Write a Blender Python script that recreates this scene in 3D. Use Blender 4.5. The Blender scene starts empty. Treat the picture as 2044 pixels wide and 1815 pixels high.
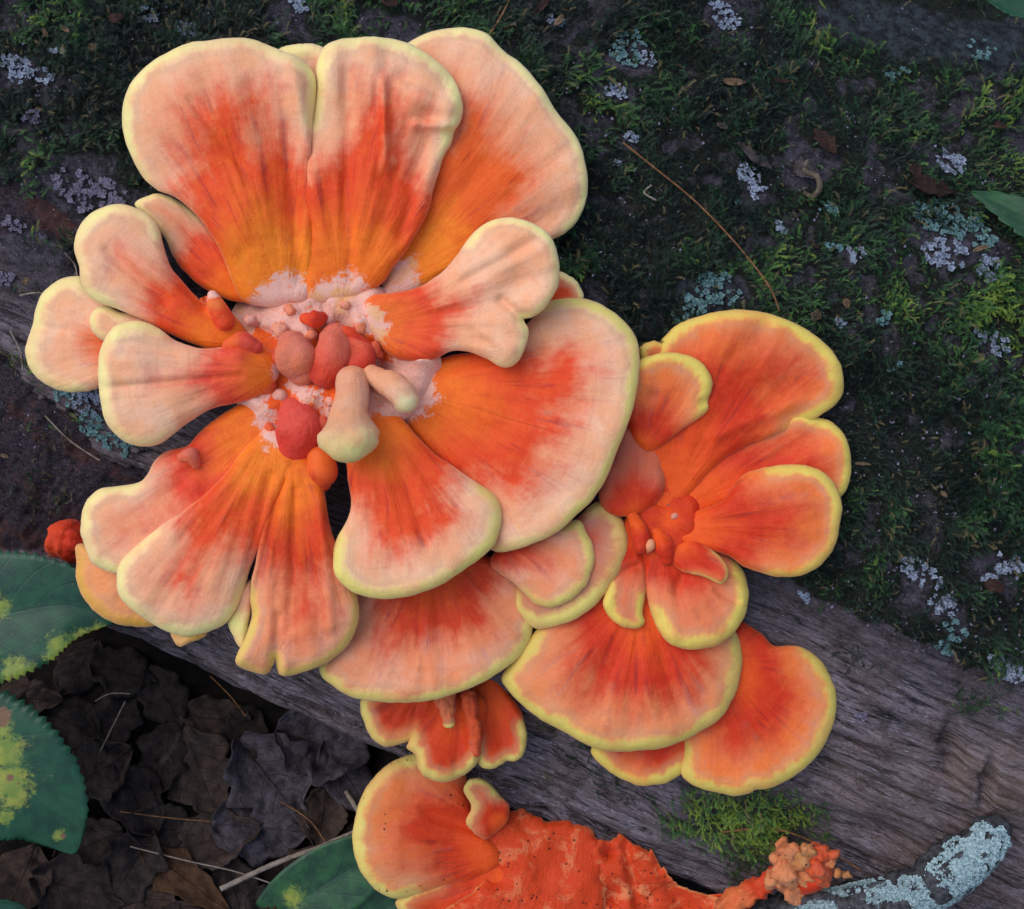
import bpy, math, random
import numpy as np
from mathutils import Vector, Matrix

# ---------------------------------------------------------------- camera, sky, sun, exposure
SC = bpy.context.scene
S = 0.00025                      # metres per layout unit
DIST = 2480.0                    # camera distance in layout units
PITCH = math.radians(55)
VX = np.array([1.0, 0.0, 0.0])
VY = np.array([0.0, math.sin(PITCH), math.cos(PITCH)])
VZ = np.array([0.0, -math.cos(PITCH), math.sin(PITCH)])
ORG = np.array([0.0, 0.0, 0.30])
UPV = np.array([0.0, math.cos(PITCH), math.sin(PITCH)])   # world up in the view frame

cam = bpy.data.cameras.new('camera')
co = bpy.data.objects.new('camera', cam)
SC.collection.objects.link(co)
R3 = Matrix((VX, VY, VZ)).transposed().to_4x4()
co.matrix_world = Matrix.Translation(Vector(ORG + VZ * DIST * S)) @ R3
cam.sensor_fit = 'HORIZONTAL'
cam.sensor_width = 36.0
cam.lens = 36.0 * DIST / 2044.0
cam.clip_start = 0.01
cam.clip_end = 200.0
SC.camera = co

SUN_VIEW = np.array([-0.50, 0.40, 0.77])          # direction towards the light, view frame
SUN_W = SUN_VIEW[0] * VX + SUN_VIEW[1] * VY + SUN_VIEW[2] * VZ
SUN_W /= np.linalg.norm(SUN_W)
EL = math.asin(SUN_W[2]); AZ = math.atan2(SUN_W[0], SUN_W[1])
world = bpy.data.worlds.new('World'); SC.world = world; world.use_nodes = True
wn = world.node_tree.nodes; wl = world.node_tree.links
bg = wn['Background']
sky = wn.new('ShaderNodeTexSky'); sky.sky_type = 'NISHITA'; sky.sun_disc = False
sky.sun_elevation = EL; sky.sun_rotation = AZ; sky.air_density = 1.0; sky.dust_density = 1.5; sky.ozone_density = 1.0
wl.new(sky.outputs[0], bg.inputs[0]); bg.inputs[1].default_value = 0.145
sun = bpy.data.lights.new('sun', 'SUN'); sun.energy = 1.2; sun.angle = math.radians(65); sun.color = (1.0, 0.97, 0.93)
so = bpy.data.objects.new('sun', sun); SC.collection.objects.link(so)
so.rotation_euler = Vector(SUN_W).to_track_quat('Z', 'Y').to_euler()
SC.view_settings.view_transform = 'Standard'; SC.view_settings.look = 'None'
SC.view_settings.exposure = 0.38; SC.view_settings.gamma = 1.0
SC.view_settings.use_curve_mapping = False
SC.cycles.max_bounces = 4; SC.cycles.diffuse_bounces = 3; SC.cycles.glossy_bounces = 1; SC.cycles.adaptive_threshold = 0.02

rng = np.random.default_rng(7)
random.seed(7)

# ---------------------------------------------------------------- maths helpers
TAB = np.random.default_rng(11).random((256, 256))
def vnoise(x, y, seed=0):
    x = np.asarray(x, float) + seed * 37.17; y = np.asarray(y, float) + seed * 91.73
    xi = np.floor(x).astype(int); yi = np.floor(y).astype(int)
    fx = x - xi; fy = y - yi
    fx = fx * fx * fx * (fx * (fx * 6 - 15) + 10); fy = fy * fy * fy * (fy * (fy * 6 - 15) + 10)
    a = TAB[xi & 255, yi & 255]; b = TAB[(xi + 1) & 255, yi & 255]
    c = TAB[xi & 255, (yi + 1) & 255]; d = TAB[(xi + 1) & 255, (yi + 1) & 255]
    return (a * (1 - fx) + b * fx) * (1 - fy) + (c * (1 - fx) + d * fx) * fy
def fbm(x, y, oct=4, seed=0, gain=0.5):
    t = 0; a = 1; n = 0
    for i in range(oct):
        t = t + a * (vnoise(x * 2 ** i, y * 2 ** i, seed + i * 3) - 0.5); n += a; a *= gain
    return t / n * 2
def sstep(x, a, b):
    t = np.clip((np.asarray(x, float) - a) / (b - a), 0, 1)
    return t * t * (3 - 2 * t)

def P(px, py, z):
    """layout position (photo units) at height z above the reference plane -> view frame (layout units)"""
    px = np.asarray(px, float); py = np.asarray(py, float); z = np.asarray(z, float)
    k = (DIST - z) / DIST
    return np.stack([(px - 1022) * k, (907.5 - py) * k, z + 0 * px], -1)
def toW(v):
    v = np.asarray(v, float) * S
    return ORG + v[..., 0:1] * VX + v[..., 1:2] * VY + v[..., 2:3] * VZ
def toImg(v):
    k = DIST / (DIST - v[..., 2])
    return v[..., 0] * k + 1022, 907.5 - v[..., 1] * k

# log frame: axis A, across N in the view plane
AX = np.array([0.913, -0.407]); AX /= np.linalg.norm(AX)
NX = np.array([-AX[1], AX[0]])
LR, LV0 = 1800.0, 300.0
PHI_E = -math.asin((770 + LV0) / LR)
def log_z_ortho(v):
    return np.sqrt(np.maximum(LR ** 2 - (v - LV0) ** 2, 100.0)) - LR
def log_z(px, py):
    z = np.zeros(np.shape(px))
    for _ in range(6):
        p = P(px, py, z)
        z = log_z_ortho(p[..., 0] * NX[0] + p[..., 1] * NX[1])
    return z
def ground_z_ortho(v):
    return -590 + 0.60 * (-700 - v)
def ground_z(px, py):
    z = np.full(np.shape(px), -400.0)
    for _ in range(12):
        p = P(px, py, z)
        z = ground_z_ortho(p[..., 0] * NX[0] + p[..., 1] * NX[1])
    return z

def catmull(pts, n, closed=True):
    p = np.array(pts, float); m = len(p)
    if closed:
        idx = lambda k: p[k % m]
        segs = m
    else:
        idx = lambda k: p[min(max(k, 0), m - 1)]
        segs = m - 1
    out = []
    for i in range(segs):
        p0, p1, p2, p3 = idx(i - 1), idx(i), idx(i + 1), idx(i + 2)
        t = np.linspace(0, 1, 16, endpoint=False)[:, None]
        out.append(0.5 * ((2 * p1) + (-p0 + p2) * t + (2 * p0 - 5 * p1 + 4 * p2 - p3) * t ** 2 + (-p0 + 3 * p1 - 3 * p2 + p3) * t ** 3))
    q = np.concatenate(out)
    if not closed: q = np.vstack([q, p[-1]])
    qq = np.vstack([q, q[:1]]) if closed else q
    s = np.concatenate([[0], np.cumsum(np.linalg.norm(np.diff(qq, axis=0), axis=1))])
    u = np.linspace(0, s[-1], n, endpoint=not closed)
    return np.stack([np.interp(u, s, qq[:, k]) for k in range(p.shape[1])], -1)

# ---------------------------------------------------------------- object helpers
def mesh_obj(name, vw, faces, mat, parent=None, origin=None, attrs=None, smooth=True):
    """vw: world vertices (N,3); faces: (M,3|4) array or a list of such arrays"""
    if origin is None:
        origin = np.zeros(3) if parent is None and len(vw) > 200000 else vw.mean(0)
    base = np.array(parent['_b']) if parent is not None else np.zeros(3)
    me = bpy.data.meshes.new(name)
    if not isinstance(faces, list): faces = [faces]
    faces = [np.asarray(f, np.int32) for f in faces if len(f)]
    me.vertices.add(len(vw)); me.vertices.foreach_set('co', np.ascontiguousarray(vw - origin, dtype=np.float32).ravel())
    li = np.concatenate([f.ravel() for f in faces])
    tot = np.concatenate([np.full(len(f), f.shape[1], np.int32) for f in faces])
    st = np.concatenate([[0], np.cumsum(tot)[:-1]]).astype(np.int32)
    me.loops.add(len(li)); me.loops.foreach_set('vertex_index', li)
    me.polygons.add(len(tot)); me.polygons.foreach_set('loop_start', st); me.polygons.foreach_set('loop_total', tot)
    if smooth: me.polygons.foreach_set('use_smooth', np.ones(len(tot), bool))
    for k, a in (attrs or {}).items():
        a = np.asarray(a, np.float32)
        if a.ndim == 1:
            at = me.attributes.new(k, 'FLOAT', 'POINT'); at.data.foreach_set('value', a)
        else:
            at = me.attributes.new(k, 'FLOAT_VECTOR', 'POINT'); at.data.foreach_set('vector', a.ravel())
    me.update(calc_edges=True)
    me.validate()
    me.materials.append(mat)
    o = bpy.data.objects.new(name, me)
    SC.collection.objects.link(o)
    o.location = Vector(origin - base)
    if parent is not None: o.parent = parent
    return o
def thing(name, label, cat, base_view, group=None):
    o = bpy.data.objects.new(name, None); SC.collection.objects.link(o)
    b = toW(np.array(base_view, float))
    o.location = Vector(b); o['_b'] = [float(q) for q in b]
    o.empty_display_size = 0.01
    return tag(o, label, cat, group)
def tag(o, label, cat, group=None):
    o['label'] = label; o['category'] = cat
    if group: o['group'] = group
    return o
def kind(o, k, label=None):
    o['kind'] = k
    if label: o['label'] = label
    return o

# ---------------------------------------------------------------- material helpers
def lin(r, g, b):
    f = lambda c: (c / 255) / 12.92 if c / 255 <= 0.04045 else ((c / 255 + 0.055) / 1.055) ** 2.4
    return (f(r), f(g), f(b), 1.0)
class NT:
    def __init__(s, name):
        s.m = bpy.data.materials.new(name); s.m.use_nodes = True
        s.n = s.m.node_tree.nodes; s.l = s.m.node_tree.links
        s.b = s.n['Principled BSDF']
    def put(s, inp, v):
        if isinstance(v, bpy.types.NodeSocket): s.l.new(v, inp)
        elif v is not None: inp.default_value = v
    def attr(s, name, out='Fac'):
        a = s.n.new('ShaderNodeAttribute'); a.attribute_name = name; return a.outputs[out]
    def math(s, op, a, b=None, c=None):
        m = s.n.new('ShaderNodeMath'); m.operation = op
        for i, v in enumerate((a, b, c)):
            if v is not None: s.put(m.inputs[i], v)
        return m.outputs[0]
    def vmul(s, v, w):
        m = s.n.new('ShaderNodeVectorMath'); m.operation = 'MULTIPLY'; s.put(m.inputs[0], v); s.put(m.inputs[1], w); return m.outputs[0]
    def vadd(s, v, w):
        m = s.n.new('ShaderNodeVectorMath'); m.operation = 'ADD'; s.put(m.inputs[0], v); s.put(m.inputs[1], w); return m.outputs[0]
    def noise(s, vec, scale=1.0, detail=3.0, rough=0.55, dist=0.0):
        t = s.n.new('ShaderNodeTexNoise'); s.put(t.inputs['Vector'], vec)
        t.inputs['Scale'].default_value = scale; t.inputs['Detail'].default_value = detail
        t.inputs['Roughness'].default_value = rough; t.inputs['Distortion'].default_value = dist
        return t.outputs['Fac']
    def voro(s, vec, scale, feature='F1'):
        t = s.n.new('ShaderNodeTexVoronoi'); s.put(t.inputs['Vector'], vec); t.inputs['Scale'].default_value = scale
        t.feature = feature; return t.outputs[0]
    def sm(s, v, a, b, lo=0.0, hi=1.0):
        m = s.n.new('ShaderNodeMapRange'); m.interpolation_type = 'SMOOTHSTEP'; s.put(m.inputs['Value'], v)
        m.inputs['From Min'].default_value = a; m.inputs['From Max'].default_value = b
        m.inputs['To Min'].default_value = lo; m.inputs['To Max'].default_value = hi
        return m.outputs[0]
    def mix(s, f, a, b, mode='MIX'):
        m = s.n.new('ShaderNodeMix'); m.data_type = 'RGBA'; m.blend_type = mode
        s.put(m.inputs[0], f); s.put(m.inputs[6], a); s.put(m.inputs[7], b); return m.outputs[2]
    def objco(s):
        return s.n.new('ShaderNodeTexCoord').outputs['Object']
    def pos(s):
        return s.n.new('ShaderNodeNewGeometry').outputs['Position']
    def bump(s, h, strength, dist, prev=None):
        b = s.n.new('ShaderNodeBump'); b.inputs['Strength'].default_value = strength; b.inputs['Distance'].default_value = dist
        s.put(b.inputs['Height'], h)
        if prev is not None: s.l.new(prev, b.inputs['Normal'])
        return b.outputs[0]
    def done(s, col, rough=0.7, normal=None, spec=0.3, sss=None, sheen=0.0, coat=0.0):
        s.put(s.b.inputs['Base Color'], col); s.put(s.b.inputs['Roughness'], rough)
        s.put(s.b.inputs['Specular IOR Level'], spec)
        if normal is not None: s.l.new(normal, s.b.inputs['Normal'])
        if sss:
            s.b.inputs['Subsurface Weight'].default_value = sss[0]; s.b.inputs['Subsurface Scale'].default_value = sss[1]
            s.b.inputs['Subsurface Radius'].default_value = (1.0, 0.45, 0.25)
        if sheen:
            s.b.inputs['Sheen Weight'].default_value = sheen; s.b.inputs['Sheen Roughness'].default_value = 0.4
        s.b.inputs['Coat Weight'].default_value = coat
        return s.m

PAL = {
 # peach outer zone, orange, red band, rim, pink base
 'pale':  dict(peach=(245, 190, 152), peach2=(244, 170, 124), orange=(250, 120, 32), red=(228, 64, 28), dark=(172, 46, 40), rim=(247, 230, 150), base=(234, 170, 154)),
 'mid':   dict(peach=(242, 166, 128), peach2=(240, 144, 96), orange=(244, 104, 30), red=(208, 52, 24), dark=(146, 40, 42), rim=(233, 213, 114), base=(226, 158, 140)),
 'right': dict(peach=(240, 142, 88), peach2=(241, 122, 56), orange=(238, 90, 26), red=(204, 44, 18), dark=(142, 34, 32), rim=(227, 202, 94), base=(214, 122, 106)),
 'low':   dict(peach=(230, 140, 94), peach2=(232, 122, 62), orange=(234, 86, 26), red=(204, 52, 18), dark=(136, 42, 26), rim=(224, 204, 110), base=(210, 130, 100)),
}
def fungus_mat(pal='pale', b0=0.08, r0=0.22, r1=0.5, p0=0.55, p1=0.72, rim=20.0, red=0.9, seed=0.0, jag=0.16, streak=0.15, dark=0.55, mott=0.0, spots=0.0, rimcol=None, peach=None, orange=None, redc=None, basec=None, bumpk=1.0, wet=0.0, rs=None, web=0.0):
    c = dict(PAL[pal])
    if rimcol: c['rim'] = rimcol
    if peach: c['peach'] = peach; c['peach2'] = tuple(int(0.8 * a + 0.2 * b) for a, b in zip(peach, c['orange']))
    if orange: c['orange'] = orange
    if redc: c['red'] = redc
    if basec: c["base"] = basec
    c = {k: lin(*v) for k, v in c.items()}
    t = NT('fungus_flesh')
    if -0.3 < p0 < 2: p0 += 0.06; p1 += 0.19; r0 = 0.45 * r0 + 0.55 * (p0 - 0.24); r1 = p0 - 0.02
    if rs is None: rs = {'pale': 0.4, 'mid': 0.5, 'right': 0.6, 'low': 0.5}[pal]
    st = t.vadd(t.attr('st', 'Vector'), (seed * 3.7, seed * 1.9, seed * 5.3))
    ob = t.vmul(t.objco(), (40.0, 40.0, 40.0))            # 1 = 2.5 cm
    ob = t.vadd(ob, (seed * 2.3, seed * 7.1, seed))
    rho = t.attr('rho'); d = t.attr('rimd'); w = t.attr('rimw')
    n_st = t.noise(t.vmul(st, (2.0, 0.50, 1.0)), 1.0, 3.0, 0.55, 0.6)
    n_fine = t.noise(t.vmul(st, (9.0, 1.1, 1.0)), 1.0, 2.0, 0.6, 0.5)
    n_iso = t.noise(ob, 1.5, 3.0, 0.55)
    n_med = t.noise(ob, 5.0, 3.0, 0.62)
    r2 = t.math('ADD', rho, t.math('MULTIPLY', t.math('SUBTRACT', n_st, 0.5), streak * 1.15))
    r2 = t.math('ADD', r2, t.math('MULTIPLY', t.math('SUBTRACT', n_iso, 0.5), 0.30))
    r3 = t.math('ADD', r2, t.math('MULTIPLY', t.math('SUBTRACT', n_fine, 0.5), 0.09))
    r3 = t.math('ADD', r3, t.math('MULTIPLY', t.math('SUBTRACT', n_med, 0.5), 0.10))
    col = t.mix(t.math('MULTIPLY', t.sm(r3, r0, r1), red), c['orange'], c['red'])
    col = t.mix(t.sm(n_med, 0.42, 0.70, 0.0, 0.5), col, t.mix(0.5, c['orange'], c['red']))
    zone = t.noise(t.vmul(st, (0.5, 5.5, 1.0)), 1.0, 3.0, 0.6, 0.4)
    # darker red-violet streaks in the band
    band = t.math('MULTIPLY', t.sm(r2, r0 + 0.05, r1 + 0.02), t.sm(r2, p1 + 0.14, p0))
    stk = t.sm(t.noise(t.vmul(st, (5.5, 0.8, 1.0)), 1.0, 2.0, 0.5, 0.8), 0.54, 0.74)
    col = t.mix(t.math('MULTIPLY', t.math('MULTIPLY', band, stk), dark), col, c['dark'])
    pz = t.mix(t.sm(n_iso, 0.34, 0.64), c['peach'], c['peach2'])
    pz = t.mix(t.math('MULTIPLY', t.math('MULTIPLY', stk, t.sm(n_iso, 0.6, 0.4)), 0.34), pz, lin(198, 134, 132))
    col = t.mix(t.sm(r3, p0, p1), col, pz)
    # velvety mottling
    vel = t.noise(ob, 24.0, 3.0, 0.7)
    col = t.mix(t.sm(vel, 0.32, 0.72, 0.0, 0.35), col, t.mix(1.0, col, (0.80, 0.72, 0.70, 1.0), 'MULTIPLY'))
    col = t.mix(t.sm(zone, 0.52, 0.72, 0.0, 0.30), col, t.mix(1.0, col, (0.84, 0.74, 0.70, 1.0), 'MULTIPLY'))
    stain = t.math('MULTIPLY', t.sm(n_st, 0.60, 0.74), t.sm(n_med, 0.45, 0.62))
    col = t.mix(t.math('MULTIPLY', stain, 0.30), col, lin(150, 74, 74))
    # whitish-pink tissue towards the centre, with a frayed edge
    if b0 > 0:
        n_jag = t.noise(ob, 3.6, 6.0, 0.78, 1.2)
        rb = t.math('ADD', rho, t.math('MULTIPLY', t.math('SUBTRACT', n_jag, 0.5), jag * 2.2))
        bz = t.mix(n_med, c['base'], lin(238, 190, 166))
        bz = t.mix(t.sm(t.noise(ob, 7.0, 4.0, 0.65), 0.55, 0.70), bz, t.mix(0.7, c['base'], c['orange']))
        bz = t.mix(t.sm(n_iso, 0.52, 0.66, 0.0, 0.6), bz, lin(230, 168, 84))
        bz = t.mix(t.sm(vel, 0.60, 0.74, 0.0, 0.6), bz, lin(170, 96, 84))
        col = t.mix(t.sm(rb, b0 + 0.025, b0 - 0.025), col, bz)
    # yellow growing margin
    if rim > 1.5:
        dd = t.math('ADD', d, t.math('MULTIPLY', t.math('SUBTRACT', n_fine, 0.5), rim * 0.6))
        dd = t.math('ADD', dd, t.math('MULTIPLY', t.math('SUBTRACT', n_iso, 0.5), rim * 1.8))
        dd = t.math('ADD', dd, t.math('MULTIPLY', t.math('SUBTRACT', n_med, 0.5), rim * 0.7))
        rimc = t.mix(t.sm(n_iso, 0.35, 0.7, 0.0, 0.8), c['rim'], t.mix(0.22, c['rim'], lin(206, 190, 84)))
        wv = t.math('MULTIPLY', w, t.sm(t.noise(ob, 0.9, 1.0, 0.5), 0.32, 0.60, 0.25 + 0.6 * rs, 1.0))
        cream = t.mix(0.5, c['rim'], c['peach'])
        col = t.mix(t.math('MULTIPLY', t.sm(dd, rim * (3.0 - 1.2 * rs), rim * 0.6), t.math('MULTIPLY', wv, 0.5)), col, cream)
        col = t.mix(t.math('MULTIPLY', t.sm(dd, rim * 1.25, rim * (0.9 * rs)), t.math('MULTIPLY', wv, 0.92)), col, rimc)
        # faint violet line inside the margin
        ln = t.math('MULTIPLY', t.sm(dd, rim * 1.0, rim * 1.3), t.sm(dd, rim * 2.1, rim * 1.4))
        col = t.mix(t.math('MULTIPLY', t.math('MULTIPLY', ln, wv), 0.22), col, lin(176, 120, 112))
    col = t.mix(t.math('MULTIPLY', t.sm(t.math('ADD', t.attr('ed'), t.math('MULTIPLY', vel, 6.0)), 9.0, 4.0), t.math('ADD', t.math('MULTIPLY', w, 0.35), 0.12)), col, t.mix(0.5, c['base'], c['rim']))
    if mott > 0:
        col = t.mix(t.math('MULTIPLY', t.sm(t.noise(ob, 2.2, 4.0, 0.65, 0.6), 0.50, 0.66), mott), col, lin(222, 132, 84))
        col = t.mix(t.math('MULTIPLY', t.sm(t.noise(ob, 3.4, 4.0, 0.7, 0.8), 0.56, 0.66), mott), col, lin(166, 52, 22))
    col = t.mix(t.sm(t.math('ADD', t.attr('tint'), t.math('MULTIPLY', t.math('SUBTRACT', n_med, 0.5), 1.4)), 0.35, 0.55), col, t.mix(n_iso, c['red'], c['orange']))
    if spots > 0:
        v = t.voro(ob, 5.5)
        ok = t.sm(t.noise(ob, 1.1, 2.0, 0.5), 0.62 - 0.12 * spots, 0.70 - 0.12 * spots)
        sp = t.math('MULTIPLY', t.sm(t.math('ADD', v, t.math('MULTIPLY', vel, 0.24)), 0.29, 0.22), ok)
        col = t.mix(sp, col, lin(64, 30, 24))
    if web > 0:
        e = t.voro(t.vadd(ob, t.vmul(t.noise(ob, 2.0, 3.0, 0.6), (0.5, 0.5, 0.5))), 0.95, 'DISTANCE_TO_EDGE')
        col = t.mix(t.math('MULTIPLY', t.sm(t.math('ADD', e, t.math('MULTIPLY', vel, 0.05)), 0.085, 0.045), web), col, lin(186, 128, 96))
    nb = t.bump(t.math('ADD', t.math('MULTIPLY', n_fine, 0.35), t.math('ADD', t.math('ADD', n_st, t.math('MULTIPLY', zone, 0.3)), t.math('MULTIPLY', n_med, 0.7))), 0.30 * bumpk, 0.0026)
    nb = t.bump(vel, 0.30, 0.0006 * bumpk, nb)
    return t.done(col, 0.60 - 0.3 * wet, nb, 0.20 + 0.25 * wet, None, 0.10)

# ---------------------------------------------------------------- fungus geometry
NSEED = [0]
def lobe(parent, name, outline, base, z0, z1, tip=None, spine=(0.35, 0.72), th=34, arch=0, cup=0, tilt=0, ridge=5, wav=5, droop=0, N=150, K=28, label=None, pw=1.0, pits=0, bumps=(), folds=(), rimpen=0.8, edge=1.3, rag=0.0, tint=(), mat=None, **mp):
    NSEED[0] += 1; sd = NSEED[0]
    o = catmull(outline, N)
    # slight natural irregularity of the margin
    s = np.linspace(0, 1, N, endpoint=False)
    cen = o.mean(0); rad = np.linalg.norm(o - cen, axis=1)
    wob = fbm(np.cos(2 * np.pi * s) * 4 + 9, np.sin(2 * np.pi * s) * 4 + 9, 4, sd) * edge * (0.011 * rad.mean() + 0.8)
    o = o + (o - cen) / rad[:, None] * wob[:, None]
    if rag: o = o + (o - cen) / rad[:, None] * (rag * fbm(s * N / 3.1, 0 * s + 3, 3, sd))[:, None]
    b = np.array(base, float)
    dist = np.linalg.norm(o - b, axis=1)
    if tip is None:
        far = dist > 0.7 * dist.max(); tip = o[far].mean(0); tip = b + (tip - b) / np.linalg.norm(tip - b) * dist.max() * 0.97
    tip = np.array(tip, float); L = np.linalg.norm(tip - b); ax = (tip - b) / L; nx = np.array([-ax[1], ax[0]])
    A = b + (tip - b) * spine[0]; B = b + (tip - b) * spine[1]
    AB = B - A; tt = np.clip(((o - A) @ AB) / (AB @ AB), 0, 1); c = A + tt[:, None] * AB
    k = np.linspace(0, 1, K); f = 1 - (1 - k) ** 1.7          # 0 rim -> 1 spine
    f[-1] = 0.999
    ringf = np.concatenate([[0], 0.02 * np.arange(1, 4) / 4, f[1:]])
    ringf = np.unique(ringf)
    pts = o[None] * (1 - ringf[:, None, None]) + c[None] * ringf[:, None, None]    # (K,N,2)
    kk = len(ringf)
    q = pts.reshape(-1, 2)
    dm = np.empty(len(q)); dr = np.empty(len(q)); rw = np.empty(len(q))
    pen = rimpen * np.maximum(0, 0.72 * L - dist)
    ow = sstep(dist / L, 0.48, 0.80)
    oseg = np.vstack([o, (o + np.roll(o, -1, 0)) / 2])
    for i in range(0, len(q), 2000):
        D = np.linalg.norm(q[i:i + 2000, None] - oseg[None], axis=2)
        dm[i:i + 2000] = D.min(1)
        D2 = D[:, :N] + pen[None]
        j = D2.argmin(1)
        dr[i:i + 2000] = D2[np.arange(len(j)), j]; rw[i:i + 2000] = ow[D[:, :N].argmin(1)]
    dm = np.where(np.repeat(ringf, N) == 0, 0, dm)
    r = q - b; rl = np.linalg.norm(r, axis=1)
    u = (r @ ax) / L; v = (r @ nx) / L
    th_a = np.arctan2(r @ nx, r @ ax)
    Lref = L * 0.75
    rho = rl / (rl + dr + 1e-6)
    h = th / 2
    uu = np.clip(u, -0.3, 1.15)
    zm = z0 + (z1 - z0) * np.sign(uu) * np.abs(uu) ** pw + arch * 4 * uu * (1 - np.clip(uu, 0, 1)) + cup * v * v * 4 + tilt * v * 2
    grow = sstep(rl / L, 0.1, 0.6)
    zm = zm + ridge * grow * 1.5 * fbm(th_a * Lref / 62.0 + 20, rl / 300.0 + 5, 3, sd)
    zm = zm + wav * 2.0 * fbm(q[:, 0] / 130.0, q[:, 1] / 130.0, 3, sd + 40)
    zm = zm - droop * np.exp(-dr / (0.16 * L))
    for (bx, by, br, bh) in bumps:
        e = ((q[:, 0] - bx) ** 2 + (q[:, 1] - by) ** 2) / br ** 2
        zm = zm + bh * np.exp(-e)
    for (x0, y0, x1, y1, fw, fh) in folds:       # groove (fh<0) or crease along a segment
        d0 = np.array([x1 - x0, y1 - y0]); tq = np.clip(((q - [x0, y0]) @ d0) / (d0 @ d0), 0, 1)
        dd = np.linalg.norm(q - (np.array([x0, y0]) + tq[:, None] * d0), axis=1)
        zm = zm + fh * np.exp(-(dd / fw) ** 2)
    w = h * 1.15
    prof = np.where(dm < w, np.sqrt(np.clip(1 - (1 - dm / w) ** 2, 0, 1)), 1.0)
    ztop = zm + h * (prof - 1)
    zbot = zm - h - h * prof * 0.9
    zr = zm - h                                           # margin height
    vt = P(q[:, 0], q[:, 1], ztop); vb = P(q[:, 0], q[:, 1], zbot)
    # drop ring 0 of the underside (shared)
    idx = np.arange(kk * N).reshape(kk, N)
    keep = sorted(set([1, 2, 3, 5, 8, 12, 17, 23, kk - 1]) & set(range(kk)))
    nb = len(vt); bidx = [idx[0]]; extra = []
    for m_, ring in enumerate(keep):
        bidx.append(np.arange(nb + m_ * N, nb + (m_ + 1) * N)); extra.append(idx[ring])
    ex = np.concatenate(extra)
    V = np.vstack([vt, vb[ex]])
    fs = []
    nxt = np.roll(np.arange(N), -1)
    # outline is given clockwise or not: orient so that normals face the camera
    area = 0.5 * np.sum(o[:, 0] * np.roll(o[:, 1], -1) - np.roll(o[:, 0], -1) * o[:, 1])
    for a_, b_ in zip(idx[:-1], idx[1:]):
        qd = np.stack([a_, a_[nxt], b_[nxt], b_], 1); fs.append(qd if area < 0 else qd[:, ::-1])
    for a_, b_ in zip(bidx[:-1], bidx[1:]):
        qd = np.stack([a_, b_, b_[nxt], a_[nxt]], 1); fs.append(qd if area < 0 else qd[:, ::-1])
    stv = np.stack([th_a * Lref / 100, rl / 100, np.zeros(len(q))], 1)
    at = dict(rho=np.concatenate([rho, rho[ex]]), rimd=np.concatenate([dr, dr[ex] * 0]), rimw=np.concatenate([rw, rw[ex]]), st=np.vstack([stv, stv[ex]]), ed=np.concatenate([dm, dm[ex] + 40]))
    if tint:
        tq = np.zeros(len(q))
        for (tx, ty, tr) in tint: tq = np.maximum(tq, np.exp(-((q[:, 0] - tx) ** 2 + (q[:, 1] - ty) ** 2) / tr ** 2))
        at['tint'] = np.concatenate([tq, tq[ex]])
    ob = mesh_obj(name, toW(V), np.concatenate(fs), mat or fungus_mat(seed=sd, **mp), parent, attrs=at)
    if label: ob['label'] = label
    return ob

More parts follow.
